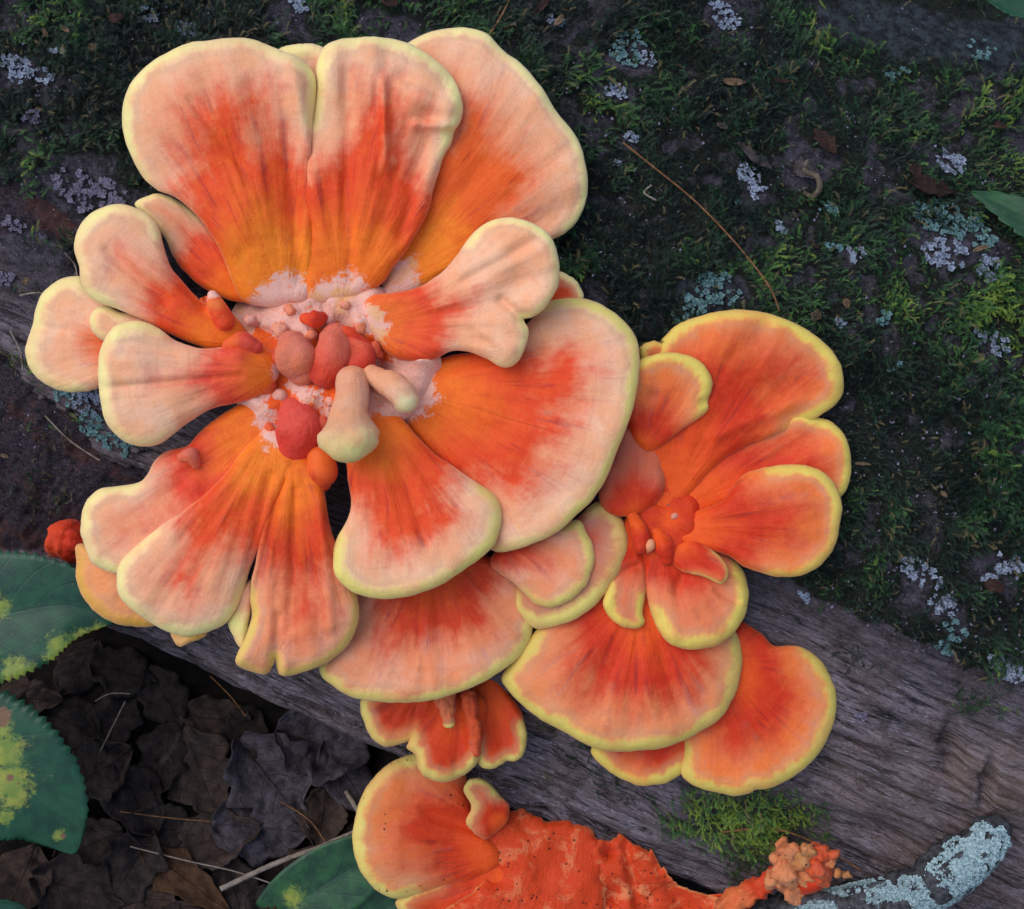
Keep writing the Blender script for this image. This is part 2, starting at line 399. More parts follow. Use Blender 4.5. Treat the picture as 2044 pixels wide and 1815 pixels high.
def chain(parent, name, pts, mat=None, flat=1.0, N=36, noise=0.06, label=None, tipw=40.0, tagargs=None, nsc=1.5, **mp):
    """rounded stubby body swept along (x, y, z, r) points"""
    NSEED[0] += 1; sd = NSEED[0]
    p = np.array(pts, float)
    M = 26
    c = catmull(p, M, closed=False) if len(p) > 2 else np.array([p[0] * (1 - t) + p[-1] * t for t in np.linspace(0, 1, M)])
    C3 = P(c[:, 0], c[:, 1], c[:, 2]); R = c[:, 3]
    T = np.gradient(C3, axis=0); T /= np.linalg.norm(T, axis=1)[:, None] + 1e-9
    ln = np.concatenate([[0], np.cumsum(np.linalg.norm(np.diff(C3, axis=0), axis=1))])
    rings = []
    for a in np.linspace(0, np.pi / 2, 9)[:-1]:      # rear cap
        rings.append((C3[0] - T[0] * R[0] * math.cos(a), R[0] * math.sin(a), T[0], 0.0))
    for i in range(M): rings.append((C3[i], R[i], T[i], ln[i]))
    for a in np.linspace(0, np.pi / 2, 9)[1:]:
        rings.append((C3[-1] + T[-1] * R[-1] * math.sin(a), R[-1] * math.cos(a), T[-1], ln[-1] + R[-1] * math.sin(a)))
    ph = np.linspace(0, 2 * np.pi, N, endpoint=False)
    V = []; rho = []; dd = []; stv = []
    tot = ln[-1] + R[-1]
    for j, (cc, rr, t, s) in enumerate(rings):
        side = np.cross(t, [0, 0, 1.0]); nl = np.linalg.norm(side)
        side = np.array([1.0, 0, 0]) if nl < 1e-3 else side / nl
        up = np.cross(side, t)
        ring = cc + rr * (np.cos(ph)[:, None] * side + np.sin(ph)[:, None] * up * flat)
        V.append(ring); rho += [min(max(s / tot, 0), 1)] * N; dd += [max(tot - s, 0)] * N
        stv += list(np.stack([ph * R.mean() / 100, np.full(N, s / 100), np.zeros(N)], 1))
    V = np.concatenate(V)
    cen = np.repeat(np.array([g[0] for g in rings]), N, 0)
    dirv = V - cen
    wl = max(18.0, R.mean() * nsc)
    nz = fbm(V[:, 0] / wl + V[:, 2] / wl * .7, V[:, 1] / wl - V[:, 2] / wl * .4, 3, sd)
    V = V + dirv * (nz * noise * 2.2)[:, None]
    nr = len(rings); idx = np.arange(nr * N).reshape(nr, N); nxt = np.roll(np.arange(N), -1)
    F = np.concatenate([np.stack([a_, b_, b_[nxt], a_[nxt]], 1) for a_, b_ in zip(idx[:-1], idx[1:])])
    at = dict(rho=rho, rimd=dd, rimw=np.ones(len(V)), st=np.array(stv), ed=np.full(len(V), 50.0))
    ob = mesh_obj(name, toW(V), F[:, ::-1], mat or fungus_mat(seed=sd, **mp), parent, attrs=at)
    if label: ob['label'] = label
    return ob

# ---------------------------------------------------------------- masks on the log, by place
def ell(x, y, cx, cy, rx, ry, rot=0.0, soft=0.35):
    c, s = math.cos(math.radians(rot)), math.sin(math.radians(rot))
    dx, dy = x - cx, y - cy
    e = np.sqrt(((dx * c + dy * s) / rx) ** 2 + ((-dx * s + dy * c) / ry) ** 2)
    return 1 - sstep(e, 1 - soft, 1 + soft)
def inpoly(x, y, poly):
    x = np.asarray(x, float); y = np.asarray(y, float); r = np.zeros(x.shape, bool)
    n = len(poly)
    for i in range(n):
        x0, y0 = poly[i]; x1, y1 = poly[(i + 1) % n]
        if y0 == y1: continue
        c = ((y0 > y) != (y1 > y)) & (x < (x1 - x0) * (y - y0) / (y1 - y0) + x0)
        r ^= c
    return r
MOSSPOLY = [(-900, -900), (3000, -900), (3000, 1600), (2300, 1450), (2060, 1360), (1930, 1345), (1820, 1270), (1690, 1200), (1560, 1150), (1420, 1120), (1250, 1000), (1000, 700), (600, 450), (330, 400), (240, 385), (150, 330), (60, 320), (-10, 330), (-400, 250)]
BARE = [(45, 150, 62, 34, 20), (190, 385, 95, 42, 28), (110, 330, 50, 30, 30), (590, 25, 50, 40, 0), (790, 45, 80, 34, 0), (1265, 115, 60, 34, 40), (1235, 175, 40, 24, 20),
        (1430, 45, 42, 26, 0), (1620, 335, 55, 60, 40), (1520, 385, 60, 26, 40), (1900, 485, 120, 48, 20), (1900, 320, 44, 30, 30), (1850, 70, 260, 58, 14), (1840, 1160, 44, 52, 40), (1990, 1140, 60, 40, 20), (1890, 1240, 50, 40, 50), (1700, 520, 30, 24, 0), (1985, 700, 40, 26, 0), (1420, 600, 80, 44, 10), (1170, 620, 60, 60, 0), (1630, 1080, 50, 24, 10)]
TUFT = [(135, 500, 60, 26, 15, 0.7), (75, 605, 60, 20, 10, 0.3), (60, 990, 70, 60, 0, 0.75), (30, 730, 60, 40, 20, 0.45), (90, 880, 50, 26, 20, 0.25), (140, 820, 26, 18, 30, 0.8), (270, 905, 26, 16, 20, 0.9), (1500, 1640, 190, 80, 14, 1.0), (1500, 1710, 90, 50, 20, 0.8), (1150, 1480, 70, 24, 20, 0.7), (1180, 1560, 90, 30, 24, 0.45),
        (640, 1330, 30, 12, 20, 0.6), (600, 1570, 40, 10, 24, 0.8), (760, 1615, 30, 8, 24, 0.6), (1700, 1330, 50, 26, 10, 0.5), (1620, 1230, 40, 16, 10, 0.5), (30, 350, 40, 30, 0, 0.8), (90, 350, 26, 40, 0, 0.8), (1960, 1400, 60, 30, 20, 0.6)]
def moss_mask(x, y, tk=1.0):
    x = np.asarray(x, float); y = np.asarray(y, float)
    jx = x + 40 * fbm(x / 90, y / 90, 3, 5); jy = y + 34 * fbm(x / 90, y / 90, 3, 6)
    m = inpoly(jx, jy, MOSSPOLY).astype(float)
    m *= 0.70 + 0.30 * sstep(fbm(x / 70, y / 70, 3, 8), -0.35, 0.15)
    for b in BARE: m *= 1 - 0.93 * ell(jx, jy, *b)
    for t in TUFT: m = np.maximum(m, tk * t[5] * ell(jx, jy, t[0], t[1], t[2] * 0.8, t[3] * 0.8, t[4], 0.45 if t[5] == 1.0 else 0.95))
    m *= np.where(y > 1500, 1.0, 0.12 + 0.88 * sstep(fbm(x / 40, y / 40, 3, 15), -0.32, -0.08))
    return m
def soil_mask(x, y):      # crumbly rotten wood at the left
    jx = x + 30 * fbm(x / 60, y / 60, 3, 25); jy = y + 24 * fbm(x / 60, y / 60, 3, 26)
    a = inpoly(jx, jy, [(-900, 330), (40, 365), (120, 430), (190, 470), (260, 520), (300, 600), (280, 640), (100, 470), (-900, 520)])
    b = inpoly(jx, jy, [(-900, 600), (0, 715), (90, 800), (160, 860), (260, 935), (420, 980), (700, 1120), (500, 1180), (300, 1200), (100, 1110), (-900, 1080)])
    return np.maximum(a.astype(float), b.astype(float))
def log_disp(x, y, a, v):
    """relief above the cylinder (layout units) and masks"""
    m = moss_mask(x, y); so_ = soil_mask(x, y)
    h = 26 * fbm(a / 330, v / 240, 3, 31)
    grain = fbm(a / 150, v / 9.0, 3, 33) * 9 + fbm(a / 420, v / 26, 3, 34) * 13
    crack = sstep(fbm(a / 260, v / 13.0, 3, 35), 0.26, 0.5)
    wood = np.clip(1 - np.maximum(m, so_), 0, 1)
    lowr = sstep(y - 0.42 * x, 420, 700)          # the barkless lower side
    h = h + wood * (grain * (0.45 + 0.75 * lowr) - 16 * crack * lowr)
    h = h + m * (20 * fbm(x / 46, y / 46, 3, 36) + 8)
    h = h + so_ * (-18 + 7 * fbm(x / 11, y / 11, 3, 37) + 10 * fbm(x / 46, y / 46, 2, 38))
    h = h + wood * (1 - lowr) * 6 * fbm(x / 22, y / 22, 4, 39)
    # rotted pockets
    h = h - 40 * ell(x, y, 1770, 1690, 130, 40, 20, 0.95) - 30 * ell(x, y, 1500, 1290, 170, 130, 0, 0.6) - 26 * ell(x, y, 1905, 1490, 22, 50, 0, 0.6) - 30 * ell(x, y, 1972, 1565, 14, 46, 12, 0.6)
    h = h + 16 * ell(x, y, 2000, 1570, 90, 60, 15, 0.3)
    # a split running along the lower flank
    vv = v + 18 * fbm(a / 240, 0 * a + 3, 3, 41)
    h = h - 34 * np.exp(-((vv + 700) / 9.0) ** 2) * sstep(fbm(a / 300, 0 * a + 7, 2, 42), -0.25, 0.1)
    h = h - 46 * sstep(-vv, 728, 750) * sstep(fbm(a / 500, 0 * a + 1, 2, 43), -0.5, 0.0)
    return h, m, so_, lowr

# ---------------------------------------------------------------- the fallen log
def build_log():
    aa = np.concatenate([np.linspace(-5200, -1500, 40)[:-1], np.linspace(-1500, 1500, 560), np.linspace(1500, 5200, 40)[1:]])
    pe = math.degrees(PHI_E)
    ph = np.radians(np.concatenate([np.linspace(-115, pe - 12, 26)[:-1], np.linspace(pe - 12, 47, 400), np.linspace(47, 120, 30)[1:]]))
    A, F = np.meshgrid(aa, ph, indexing='ij')
    v = LV0 + LR * np.sin(F); zc = LR * np.cos(F) - LR
    X = A * AX[0] + v * NX[0]; Y = A * AX[1] + v * NX[1]
    base = np.stack([X, Y, zc], -1)
    x, y = toImg(base)
    h, m, so_, lowr = log_disp(x, y, A, v)
    # undercut below the lower edge
    edge = np.degrees(F) - pe + 0.9 * fbm(A / 160, 0 * A + 2, 3, 44)
    cut = sstep(-edge, 0.0, 2.6)
    fade = sstep(np.abs(A), 1500, 1900)
    h = h * (1 - fade * 0.6) - 210 * cut - 160 * sstep(-edge, 2, 14)
    rad = np.stack([np.sin(F) * NX[0], np.sin(F) * NX[1], np.cos(F)], -1)
    V = base + rad * h[..., None]
    na, nf = A.shape
    idx = np.arange(na * nf).reshape(na, nf)
    Q = np.stack([idx[:-1, :-1], idx[1:, :-1], idx[1:, 1:], idx[:-1, 1:]], -1).reshape(-1, 4)
    # masks + grain coordinates for the material
    at = dict(moss=moss_mask(x, y, 0.22).ravel(), soil=so_.ravel(), low=lowr.ravel(), grain=np.stack([A.ravel() / 100, (F.ravel() * LR) / 100, h.ravel() / 100], 1),
              teal=np.clip(ell(x, y, 1850, 70, 300, 70, 14, 0.5) + ell(x, y, 1400, 580, 120, 60, 10, 0.5), 0, 1).ravel(),
              tan=np.clip(ell(x, y, 2010, 1560, 110, 80, 15, 0.4) + 0.5 * ell(x, y, 1850, 1620, 260, 120, 20, 0.5), 0, 1).ravel())
    t = NT('rotten_log_wood')
    g = t.attr('grain', 'Vector'); pos = t.vmul(t.pos(), (400.0, 400.0, 400.0))   # 1 = 2.5 mm
    low = t.attr('low'); ms = t.attr('moss'); sl = t.attr('soil')
    n1 = t.noise(t.vmul(g, (0.7, 8.0, 0.0)), 1.0, 5.0, 0.70, 0.4)
    n2 = t.noise(t.vmul(g, (2.4, 24.0, 0.0)), 1.0, 4.0, 0.7, 0.5)
    nb = t.noise(g, 1.1, 4.0, 0.6)
    ni = t.noise(pos, 0.45, 5.0, 0.7)
    nf_ = t.noise(pos, 1.6, 4.0, 0.7)
    wood = t.mix(t.sm(n1, 0.32, 0.66), lin(32, 27, 30), lin(148, 132, 138))
    wood = t.mix(t.math('MULTIPLY', t.sm(n2, 0.52, 0.68), 0.8), wood, lin(172, 162, 178))
    wood = t.mix(t.sm(t.noise(pos, 0.16, 4.0, 0.65), 0.52, 0.66, 0.0, 0.55), wood, lin(40, 34, 36))
    wood = t.mix(t.math('MULTIPLY', t.sm(n1, 0.45, 0.37), 0.9), wood, lin(14, 12, 15))
    wood = t.mix(t.math('MULTIPLY', t.sm(nb, 0.40, 0.60), 0.5), wood, lin(98, 78, 72))
    fl = t.noise(t.vmul(g, (7.0, 44.0, 0.0)), 1.0, 3.0, 0.7, 0.6)
    wood = t.mix(t.sm(fl, 0.56, 0.68, 0.0, 0.6), wood, lin(178, 168, 182)); wood = t.mix(t.sm(fl, 0.44, 0.36, 0.0, 0.7), wood, lin(22, 19, 23))
    wood = t.mix(t.math('MULTIPLY', t.attr('tan'), 0.3), wood, t.mix(n1, lin(110, 84, 66), lin(176, 150, 128)))
    bark = t.mix(t.sm(ni, 0.35, 0.65), lin(26, 23, 27), lin(84, 77, 86))
    bark = t.mix(t.math('MULTIPLY', t.sm(nf_, 0.55, 0.72), 0.7), bark, lin(140, 134, 150))
    bark = t.mix(t.math('MULTIPLY', t.attr('teal'), 0.75), bark, t.mix(t.sm(ni, 0.4, 0.62), lin(15, 21, 24), lin(54, 68, 70)))
    soil = t.mix(t.sm(nf_, 0.36, 0.62), lin(28, 21, 27), lin(68, 54, 64))
    soil = t.mix(t.math('MULTIPLY', t.sm(t.noise(pos, 3.4, 3.0, 0.7), 0.60, 0.70), 0.75), soil, lin(150, 136, 158))
    soil = t.mix(t.math('MULTIPLY', t.sm(nb, 0.5, 0.64), 0.6), soil, lin(96, 56, 44))
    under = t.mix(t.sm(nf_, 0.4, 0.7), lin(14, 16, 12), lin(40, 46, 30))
    col = t.mix(low, bark, wood)
    col = t.mix(sl, col, soil)
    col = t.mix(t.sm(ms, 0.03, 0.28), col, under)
    bp = t.bump(n1, 0.9, 0.0030); bp = t.bump(t.math('ADD', t.math('ADD', nf_, n2), fl), 0.9, 0.0016, bp)
    mat = t.done(col, 0.78, bp, 0.3)
    o = mesh_obj('fallen_log', toW(V.reshape(-1, 3)), Q, mat, None, origin=toW(np.array([0, 0, -LR])), attrs=at)
    tag(o, 'thick rotting fallen log with mossy top and bare weathered lower side', 'log')
    # lookup of the relieved surface for things that lie on it
    return V
LOGV = build_log()
def surf(px, py, lift=0.0):
    """point on the relieved log surface seen at a layout place (view frame)"""
    px = np.asarray(px, float); py = np.asarray(py, float)
    z = log_z(px, py)
    p = P(px, py, z)
    a = p[..., 0] * AX[0] + p[..., 1] * AX[1]; v = p[..., 0] * NX[0] + p[..., 1] * NX[1]
    h, m, _, _ = log_disp(px, py, a, v)
    sn = (v - LV0) / LR; cs = np.sqrt(np.maximum(1 - sn ** 2, 0.05))
    rad = np.stack([sn * NX[0], sn * NX[1], cs], -1)
    return p + rad * (h + lift)[..., None], rad

# ---------------------------------------------------------------- forest floor
def build_ground():
    aa = np.concatenate([-np.geomspace(24000, 1700, 24), np.linspace(-1600, 1600, 170), np.geomspace(1700, 24000, 24)])
    vv = np.concatenate([-np.geomspace(20000, 1700, 24), np.linspace(-1650, -500, 90), np.linspace(-400, 9000, 20)])
    A, V_ = np.meshgrid(aa, vv, indexing='ij')
    z = ground_z_ortho(V_)
    far = sstep(np.maximum(np.abs(A), np.abs(V_)), 1700, 5000)
    z = z + (1 - far) * (30 * fbm(A / 160, V_ / 160, 4, 51)) + far * 220 * fbm(A / 1800, V_ / 1800, 3, 52)
    W = np.stack([A * AX[0] + V_ * NX[0], A * AX[1] + V_ * NX[1], z], -1)
    na, nv = A.shape; idx = np.arange(na * nv).reshape(na, nv)
    Q = np.stack([idx[:-1, :-1], idx[1:, :-1], idx[1:, 1:], idx[:-1, 1:]], -1).reshape(-1, 4)
    t = NT('dark_leaf_mould')
    pos = t.pos()
    n = t.noise(pos, 60.0, 5.0, 0.65); n2 = t.noise(pos, 9.0, 4.0, 0.6)
    col = t.mix(t.sm(n, 0.35, 0.7), lin(14, 11, 11), lin(40, 32, 29))
    col = t.mix(t.sm(n2, 0.5, 0.7), col, lin(34, 26, 22))
    o = mesh_obj('ground', toW(W.reshape(-1, 3)), Q, t.done(col, 0.9, t.bump(n, 0.8, 0.004), 0.2), None, origin=toW(np.array([0, 0, -900.0])))
    kind(o, 'structure')
build_ground()

# ---------------------------------------------------------------- moss
def sprig_template(r, n_leaf=8, length=22.0):
    """a feathery moss shoot: thin curved stem + paired narrow leaflets; x forward, z up"""
    ts = np.linspace(0, 1, 4)
    bend = r.uniform(-0.5, 0.5); arch = r.uniform(0.12, 0.5)
    sx = length * np.sin(ts * 1.3) / 1.0; sz = length * arch * np.sin(ts * 2.4); sy = length * bend * ts ** 2
    V = []; F = []
    for i in range(4):
        wd = 0.75 * (1 - 0.6 * ts[i])
        V += [(sx[i], sy[i] - wd, sz[i]), (sx[i], sy[i] + wd, sz[i])]
    for i in range(3):
        F += [(2 * i, 2 * i + 2, 2 * i + 3), (2 * i, 2 * i + 3, 2 * i + 1)]
    for k in range(n_leaf):
        tq = 0.08 + 0.92 * (k + 0.5) / n_leaf
        cx, cy, cz = np.interp(tq, ts, sx), np.interp(tq, ts, sy), np.interp(tq, ts, sz)
        hd = 2 * bend * tq
        for sd in (-1, 1):
            an = math.radians(r.uniform(28, 66)) * sd + hd; ll = length * r.uniform(0.16, 0.34) * (1.15 - 0.5 * tq)
            up = r.uniform(-0.25, 0.7)
            dx, dy = math.cos(an), math.sin(an); wx, wy = -dy * 0.75, dx * 0.75
            b = len(V)
            V += [(cx - wx, cy - wy, cz), (cx + wx, cy + wy, cz), (cx + ll * dx, cy + ll * dy, cz + ll * up)]
            F += [(b, b + 1, b + 2)]
    return np.array(V, float), np.array(F, np.int64)

def build_moss(n_try=235000):
    x = rng.uniform(-420, 2460, n_try); y = rng.uniform(-420, 1860, n_try)
    m = moss_mask(x, y)
    # skip what lies far under the big caps
    hid = ell(x, y, 640, 640, 420, 440, 0, 0.1) + ell(x, y, 520, 330, 220, 200, 0, .1) + ell(x, y, 1480, 900, 150, 200, 0, .1) + ell(x, y, 980, 300, 130, 170, 0, .1) + ell(x, y, 1340, 1010, 150, 170, 0, .1)
    ok = (rng.random(n_try) < m) & (hid < 0.5)
    x, y = x[ok], y[ok]
    p, nrm = surf(x, y, 0.0)
    n = len(x)
    r = random.Random(3)
    temps = [sprig_template(r, 8, 23.0) for _ in range(14)]
    which = rng.integers(0, len(temps), n)
    az = rng.uniform(0, 2 * np.pi, n) * 1.0
    # shoots tend to lie along a drifting direction
    drift = 2.6 * fbm(x / 210, y / 210, 2, 61) + 0.6
    az = np.where(rng.random(n) < 0.6, drift * 2 + rng.normal(0, 0.7, n), az)
    pitch = rng.uniform(-0.05, 0.95, n) ** 1.5
    sc = rng.uniform(0.40, 1.15, n) * (0.8 + 0.5 * np.clip(fbm(x / 120, y / 120, 2, 62) + 0.4, 0, 1))
    lushx = sstep(x, 1700, 2050) * sstep(y, 500, 800)
    e1 = np.stack([np.ones(n), np.zeros(n), -nrm[:, 0] / nrm[:, 2]], 1); e1 /= np.linalg.norm(e1, axis=1)[:, None]
    e2 = np.cross(nrm, e1)
    fw = np.cos(az)[:, None] * e1 + np.sin(az)[:, None] * e2
    sd = np.cross(nrm, fw)
    f2 = np.cos(pitch)[:, None] * fw + np.sin(pitch)[:, None] * nrm
    u2 = np.cross(f2, sd)
    hue = np.clip(0.34 + 0.70 * fbm(x / 200, y / 200, 3, 63) + 0.5 * fbm(x / 46, y / 46, 3, 36) + rng.normal(0, 0.16, n) + 0.16 * lushx, 0, 1)
    hue = np.maximum(hue, 1.08 * ell(x, y, 1500, 1640, 220, 100, 14, 0.5) * rng.uniform(0.7, 1.0, n))
    dead = (rng.random(n) < 0.06).astype(float) + 0.8 * (x < 250) * (y > 400) * (rng.random(n) < 0.5)
    Vs = []; Fs = []; H = []; Dd = []; off = 0
    for k, (tv, tf) in enumerate(temps):
        s = np.where(which == k)[0]
        if len(s) == 0: continue
        loc = tv[None] * sc[s][:, None, None]
        W = p[s][:, None] + loc[..., 0:1] * f2[s][:, None] + loc[..., 1:2] * sd[s][:, None] + loc[..., 2:3] * u2[s][:, None]
        Vs.append(W.reshape(-1, 3))
        Fs.append((tf[None] + off + (np.arange(len(s)) * len(tv))[:, None, None]).reshape(-1, 3)); off += len(s) * len(tv)
        H.append(np.repeat(hue[s], len(tv)) + np.tile((tv[:, 0] / 20 - 0.5) * 0.25, len(s))); Dd.append(np.repeat(dead[s], len(tv)))
    t = NT('moss')
    h = t.attr('hue'); dd = t.attr('dead')
    col = t.mix(t.sm(h, 0.0, 0.55), lin(8, 20, 15), lin(22, 50, 28))
    col = t.mix(t.sm(h, 0.45, 1.0), col, lin(62, 102, 44))
    col = t.mix(t.sm(h, 0.85, 1.1), col, lin(112, 132, 42))
    col = t.mix(t.math('MULTIPLY', dd, 0.8), col, lin(104, 92, 60))
    t.b.inputs['Transmission Weight'].default_value = 0.0
    mat = t.done(col, 0.6, None, 0.35)
    o = mesh_obj('moss', toW(np.concatenate(Vs)), np.concatenate(Fs), mat, None, origin=toW(np.array([0, 0, 0.0])), attrs=dict(hue=np.concatenate(H), dead=np.concatenate(Dd)), smooth=False)
    kind(o, 'stuff', 'dark green feathery moss carpeting the top of the log')
    globals()['MOSSN'] = (n, sum(len(f) for f in Fs)); print('moss sprigs', n, 'tris', sum(len(f) for f in Fs))
build_moss()
# ---------------------------------------------------------------- the fungi
GRP = 'orange shelf fungi growing from the log'
def base_at(x, y): return P(x, y, log_z(x, y))

# --- the big rosette
T1 = thing('shelf_fungus', 'largest orange rosette fungus with peach lobes and pale yellow rims spreading from a knobby centre', 'fungus', base_at(640, 700), GRP)
PALE = dict(pal='pale')
chain(T1, 'stalk', [(640, 720, -190, 150), (640, 715, -150, 140), (640, 700, -100, 110)], pal='pale', rim=1, b0=2.0, noise=0.1)
lobe(T1, 'core', [(455, 640), (480, 600), (560, 575), (640, 566), (740, 572), (800, 590), (850, 640), (880, 720), (860, 800), (800, 840), (700, 890), (600, 930), (520, 900), (490, 830), (450, 780), (440, 700)], (650, 720), 58, 44, tip=(640, 560), spine=(-0.2, 0.2), th=60, ridge=6, wav=26, edge=3, jag=0.05, b0=1.4, basec=(226, 158, 142), rim=1, bumpk=2.2, tint=[(660, 715, 70), (545, 730, 50), (600, 860, 60), (560, 800, 34), (760, 690, 34), (720, 850, 40), (520, 690, 36), (680, 780, 40)],
     folds=[(640, 566, 650, 640, 10, -10), (560, 640, 620, 600, 8, 9), (700, 600, 720, 660, 8, 10), (520, 660, 600, 670, 7, -8), (760, 690, 850, 720, 9, 9), (620, 760, 680, 780, 8, -10), (500, 800, 560, 840, 9, 10), (760, 800, 830, 760, 8, -9)], bumps=[(600, 640, 40, 14), (540, 700, 26, 10), (575, 610, 12, 8), (690, 620, 12, 9), (800, 660, 16, 10), (530, 640, 14, 9), (660, 600, 30, 12), (560, 770, 26, -22), (765, 745, 22, -44), (785, 580, 20, -40), (470, 620, 26, -20), (720, 640, 30, 12), (620, 800, 30, 8)])
lobe(T1, 'lobe', [(268, 408), (290, 392), (320, 388), (352, 398), (395, 430), (430, 470), (470, 520), (500, 560), (500, 600), (465, 602), (430, 587), (400, 572), (370, 545), (345, 510), (325, 470), (295, 435)], (505, 620), 40, 62, th=30, ridge=6, p0=0.62, p1=0.8, rim=12, **PALE)
lobe(T1, 'lobe', [(160, 552), (115, 560), (85, 585), (70, 620), (64, 652), (52, 685), (52, 712), (65, 745), (95, 770), (130, 783), (168, 783), (205, 773), (240, 745), (260, 700), (250, 650), (225, 612), (190, 585)], (285, 695), 52, 46, spine=(0.3, 0.62), th=40, arch=10, droop=10, ridge=3, r0=0.1, r1=0.35, p0=0.34, p1=0.55, rim=24, b0=0, red=0.6, folds=[(70, 652, 130, 660, 9, -6)], **PALE)
lobe(T1, 'lobe', [(180, 632), (194, 614), (218, 612), (242, 624), (282, 632), (330, 655), (330, 690), (240, 692), (204, 680), (183, 658)], (350, 680), 82, 86, spine=(0.3, 0.85), th=42, p0=0.3, p1=0.5, rim=18, b0=0, ridge=2, wav=2, **PALE)
lobe(T1, 'lobe', [(395, 690), (340, 667), (300, 647), (262, 630), (228, 616), (190, 602), (170, 582), (160, 556), (158, 532), (148, 500), (150, 470), (165, 440), (195, 418), (235, 408), (270, 414), (300, 430), (318, 455), (326, 490), (340, 530), (360, 556), (382, 582), (402, 602), (413, 611), (409, 595), (424, 587), (445, 600), (460, 622), (490, 660), (480, 700), (430, 702)], (478, 690), 70, 118, spine=(0.35, 0.75), th=42, arch=12, droop=10, cup=26, r0=0.25, r1=0.42, p0=0.52, p1=0.72, rim=20, b0=0.05, **PALE, folds=[(330, 600, 215, 500, 12, -7)])
lobe(T1, 'lobe', [(800, 100), (840, 70), (890, 57), (930, 55), (970, 68), (1002, 100), (1042, 130), (1082, 175), (1112, 225), (1150, 270), (1166, 310), (1173, 360), (1170, 402), (1155, 440), (1130, 465), (1105, 478), (1050, 500), (980, 520), (900, 550), (850, 575), (800, 600), (760, 600), (770, 540), (800, 450), (820, 350), (815, 250), (800, 160)], (755, 600), 30, 92, spine=(0.35, 0.7), th=40, arch=14, droop=6, cup=-10, r0=0.35, r1=0.75, p0=0.58, p1=0.76, rim=15, b0=0.27, orange=(248, 134, 30), red=0.7, ridge=4, folds=[(960, 520, 1165, 390, 12, -9), (1010, 400, 1140, 290, 8, -5)], **PALE)
lobe(T1, 'lobe', [(555, 100), (580, 90), (610, 87), (640, 92), (660, 110), (650, 170), (600, 170), (570, 130)], (610, 260), 70, 92, spine=(0.5, 0.8), th=36, p0=0.2, p1=0.4, rim=22, b0=0, **PALE)
lobe(T1, 'lobe', [(465, 566), (440, 505), (415, 462), (385, 425), (350, 395), (315, 380), (285, 352), (262, 310), (248, 270), (245, 222), (258, 176), (285, 140), (325, 110), (370, 90), (430, 78), (490, 76), (530, 86), (562, 99), (602, 117), (626, 142), (633, 168), (629, 205), (624, 255), (622, 300), (626, 345), (630, 400), (632, 470), (628, 540), (620, 600), (580, 612), (530, 612), (485, 600)], (575, 640), 46, 150, tip=(400, 110), spine=(0.3, 0.72), th=44, arch=20, droop=26, tilt=18, ridge=9, r0=0.30, r1=0.52, p0=0.63, p1=0.78, dark=0.65, rim=20, b0=0.25, orange=(250, 134, 32), folds=[(600, 560, 560, 150, 14, -10), (620, 300, 585, 130, 14, 16), (480, 330, 380, 200, 10, -6)], bumps=[(480, 450, 90, 16)], **PALE)
lobe(T1, 'lobe', [(606, 600), (606, 540), (606, 470), (604, 400), (606, 340), (612, 280), (624, 225), (632, 175), (630, 135), (640, 102), (667, 83), (710, 74), (760, 73), (810, 85), (855, 108), (890, 140), (915, 175), (925, 210), (920, 243), (908, 262), (902, 285), (885, 312), (876, 345), (865, 385), (855, 420), (838, 458), (812, 500), (785, 535), (765, 565), (735, 585), (700, 600), (660, 612)], (680, 640), 50, 150, tip=(790, 95), spine=(0.3, 0.72), th=44, arch=16, droop=22, tilt=-10, ridge=10, r0=0.25, r1=0.5, p0=0.64, p1=0.76, dark=0.65, rim=20, b0=0.24, folds=[(800, 470, 850, 280, 14, -12), (700, 560, 690, 150, 12, -8), (770, 330, 765, 160, 10, 14), (905, 250, 830, 250, 10, 16), (880, 190, 800, 150, 10, -10)], bumps=[(840, 190, 40, 18), (850, 235, 26, -14), (650, 330, 20, 8), (885, 215, 30, 14)], **PALE)
lobe(T1, 'lobe', [(1060, 640), (1080, 613), (1110, 597), (1150, 592), (1190, 603), (1226, 625), (1256, 655), (1273, 690), (1279, 740), (1271, 790), (1256, 840), (1237, 890), (1216, 940), (1186, 990), (1150, 1030), (1110, 1065), (1070, 1085), (1030, 1097), (985, 1099), (950, 1060), (920, 1000), (880, 940), (840, 890), (800, 840), (790, 780), (820, 740), (880, 715), (950, 700), (1010, 680)], (790, 770), 44, 112, tip=(1235, 900), spine=(0.38, 0.72), th=44, arch=10, droop=8, cup=-12, ridge=5, r0=0.25, r1=0.52, p0=0.57, p1=0.72, dark=0.7, rim=19, b0=0.26, rimcol=(230, 212, 112), orange=(246, 116, 30), folds=[(880, 740, 1080, 690, 14, -8), (1080, 690, 1275, 680, 9, -6)], **PALE)
lobe(T1, 'lobe', [(1105, 545), (1140, 553), (1160, 575), (1162, 600), (1120, 625), (1080, 620)], (1050, 640), 40, 66, th=30, spine=(0.5, 0.75), p0=0.8, p1=0.95, rim=14, b0=0, r0=0, r1=0.2, pal='pale')
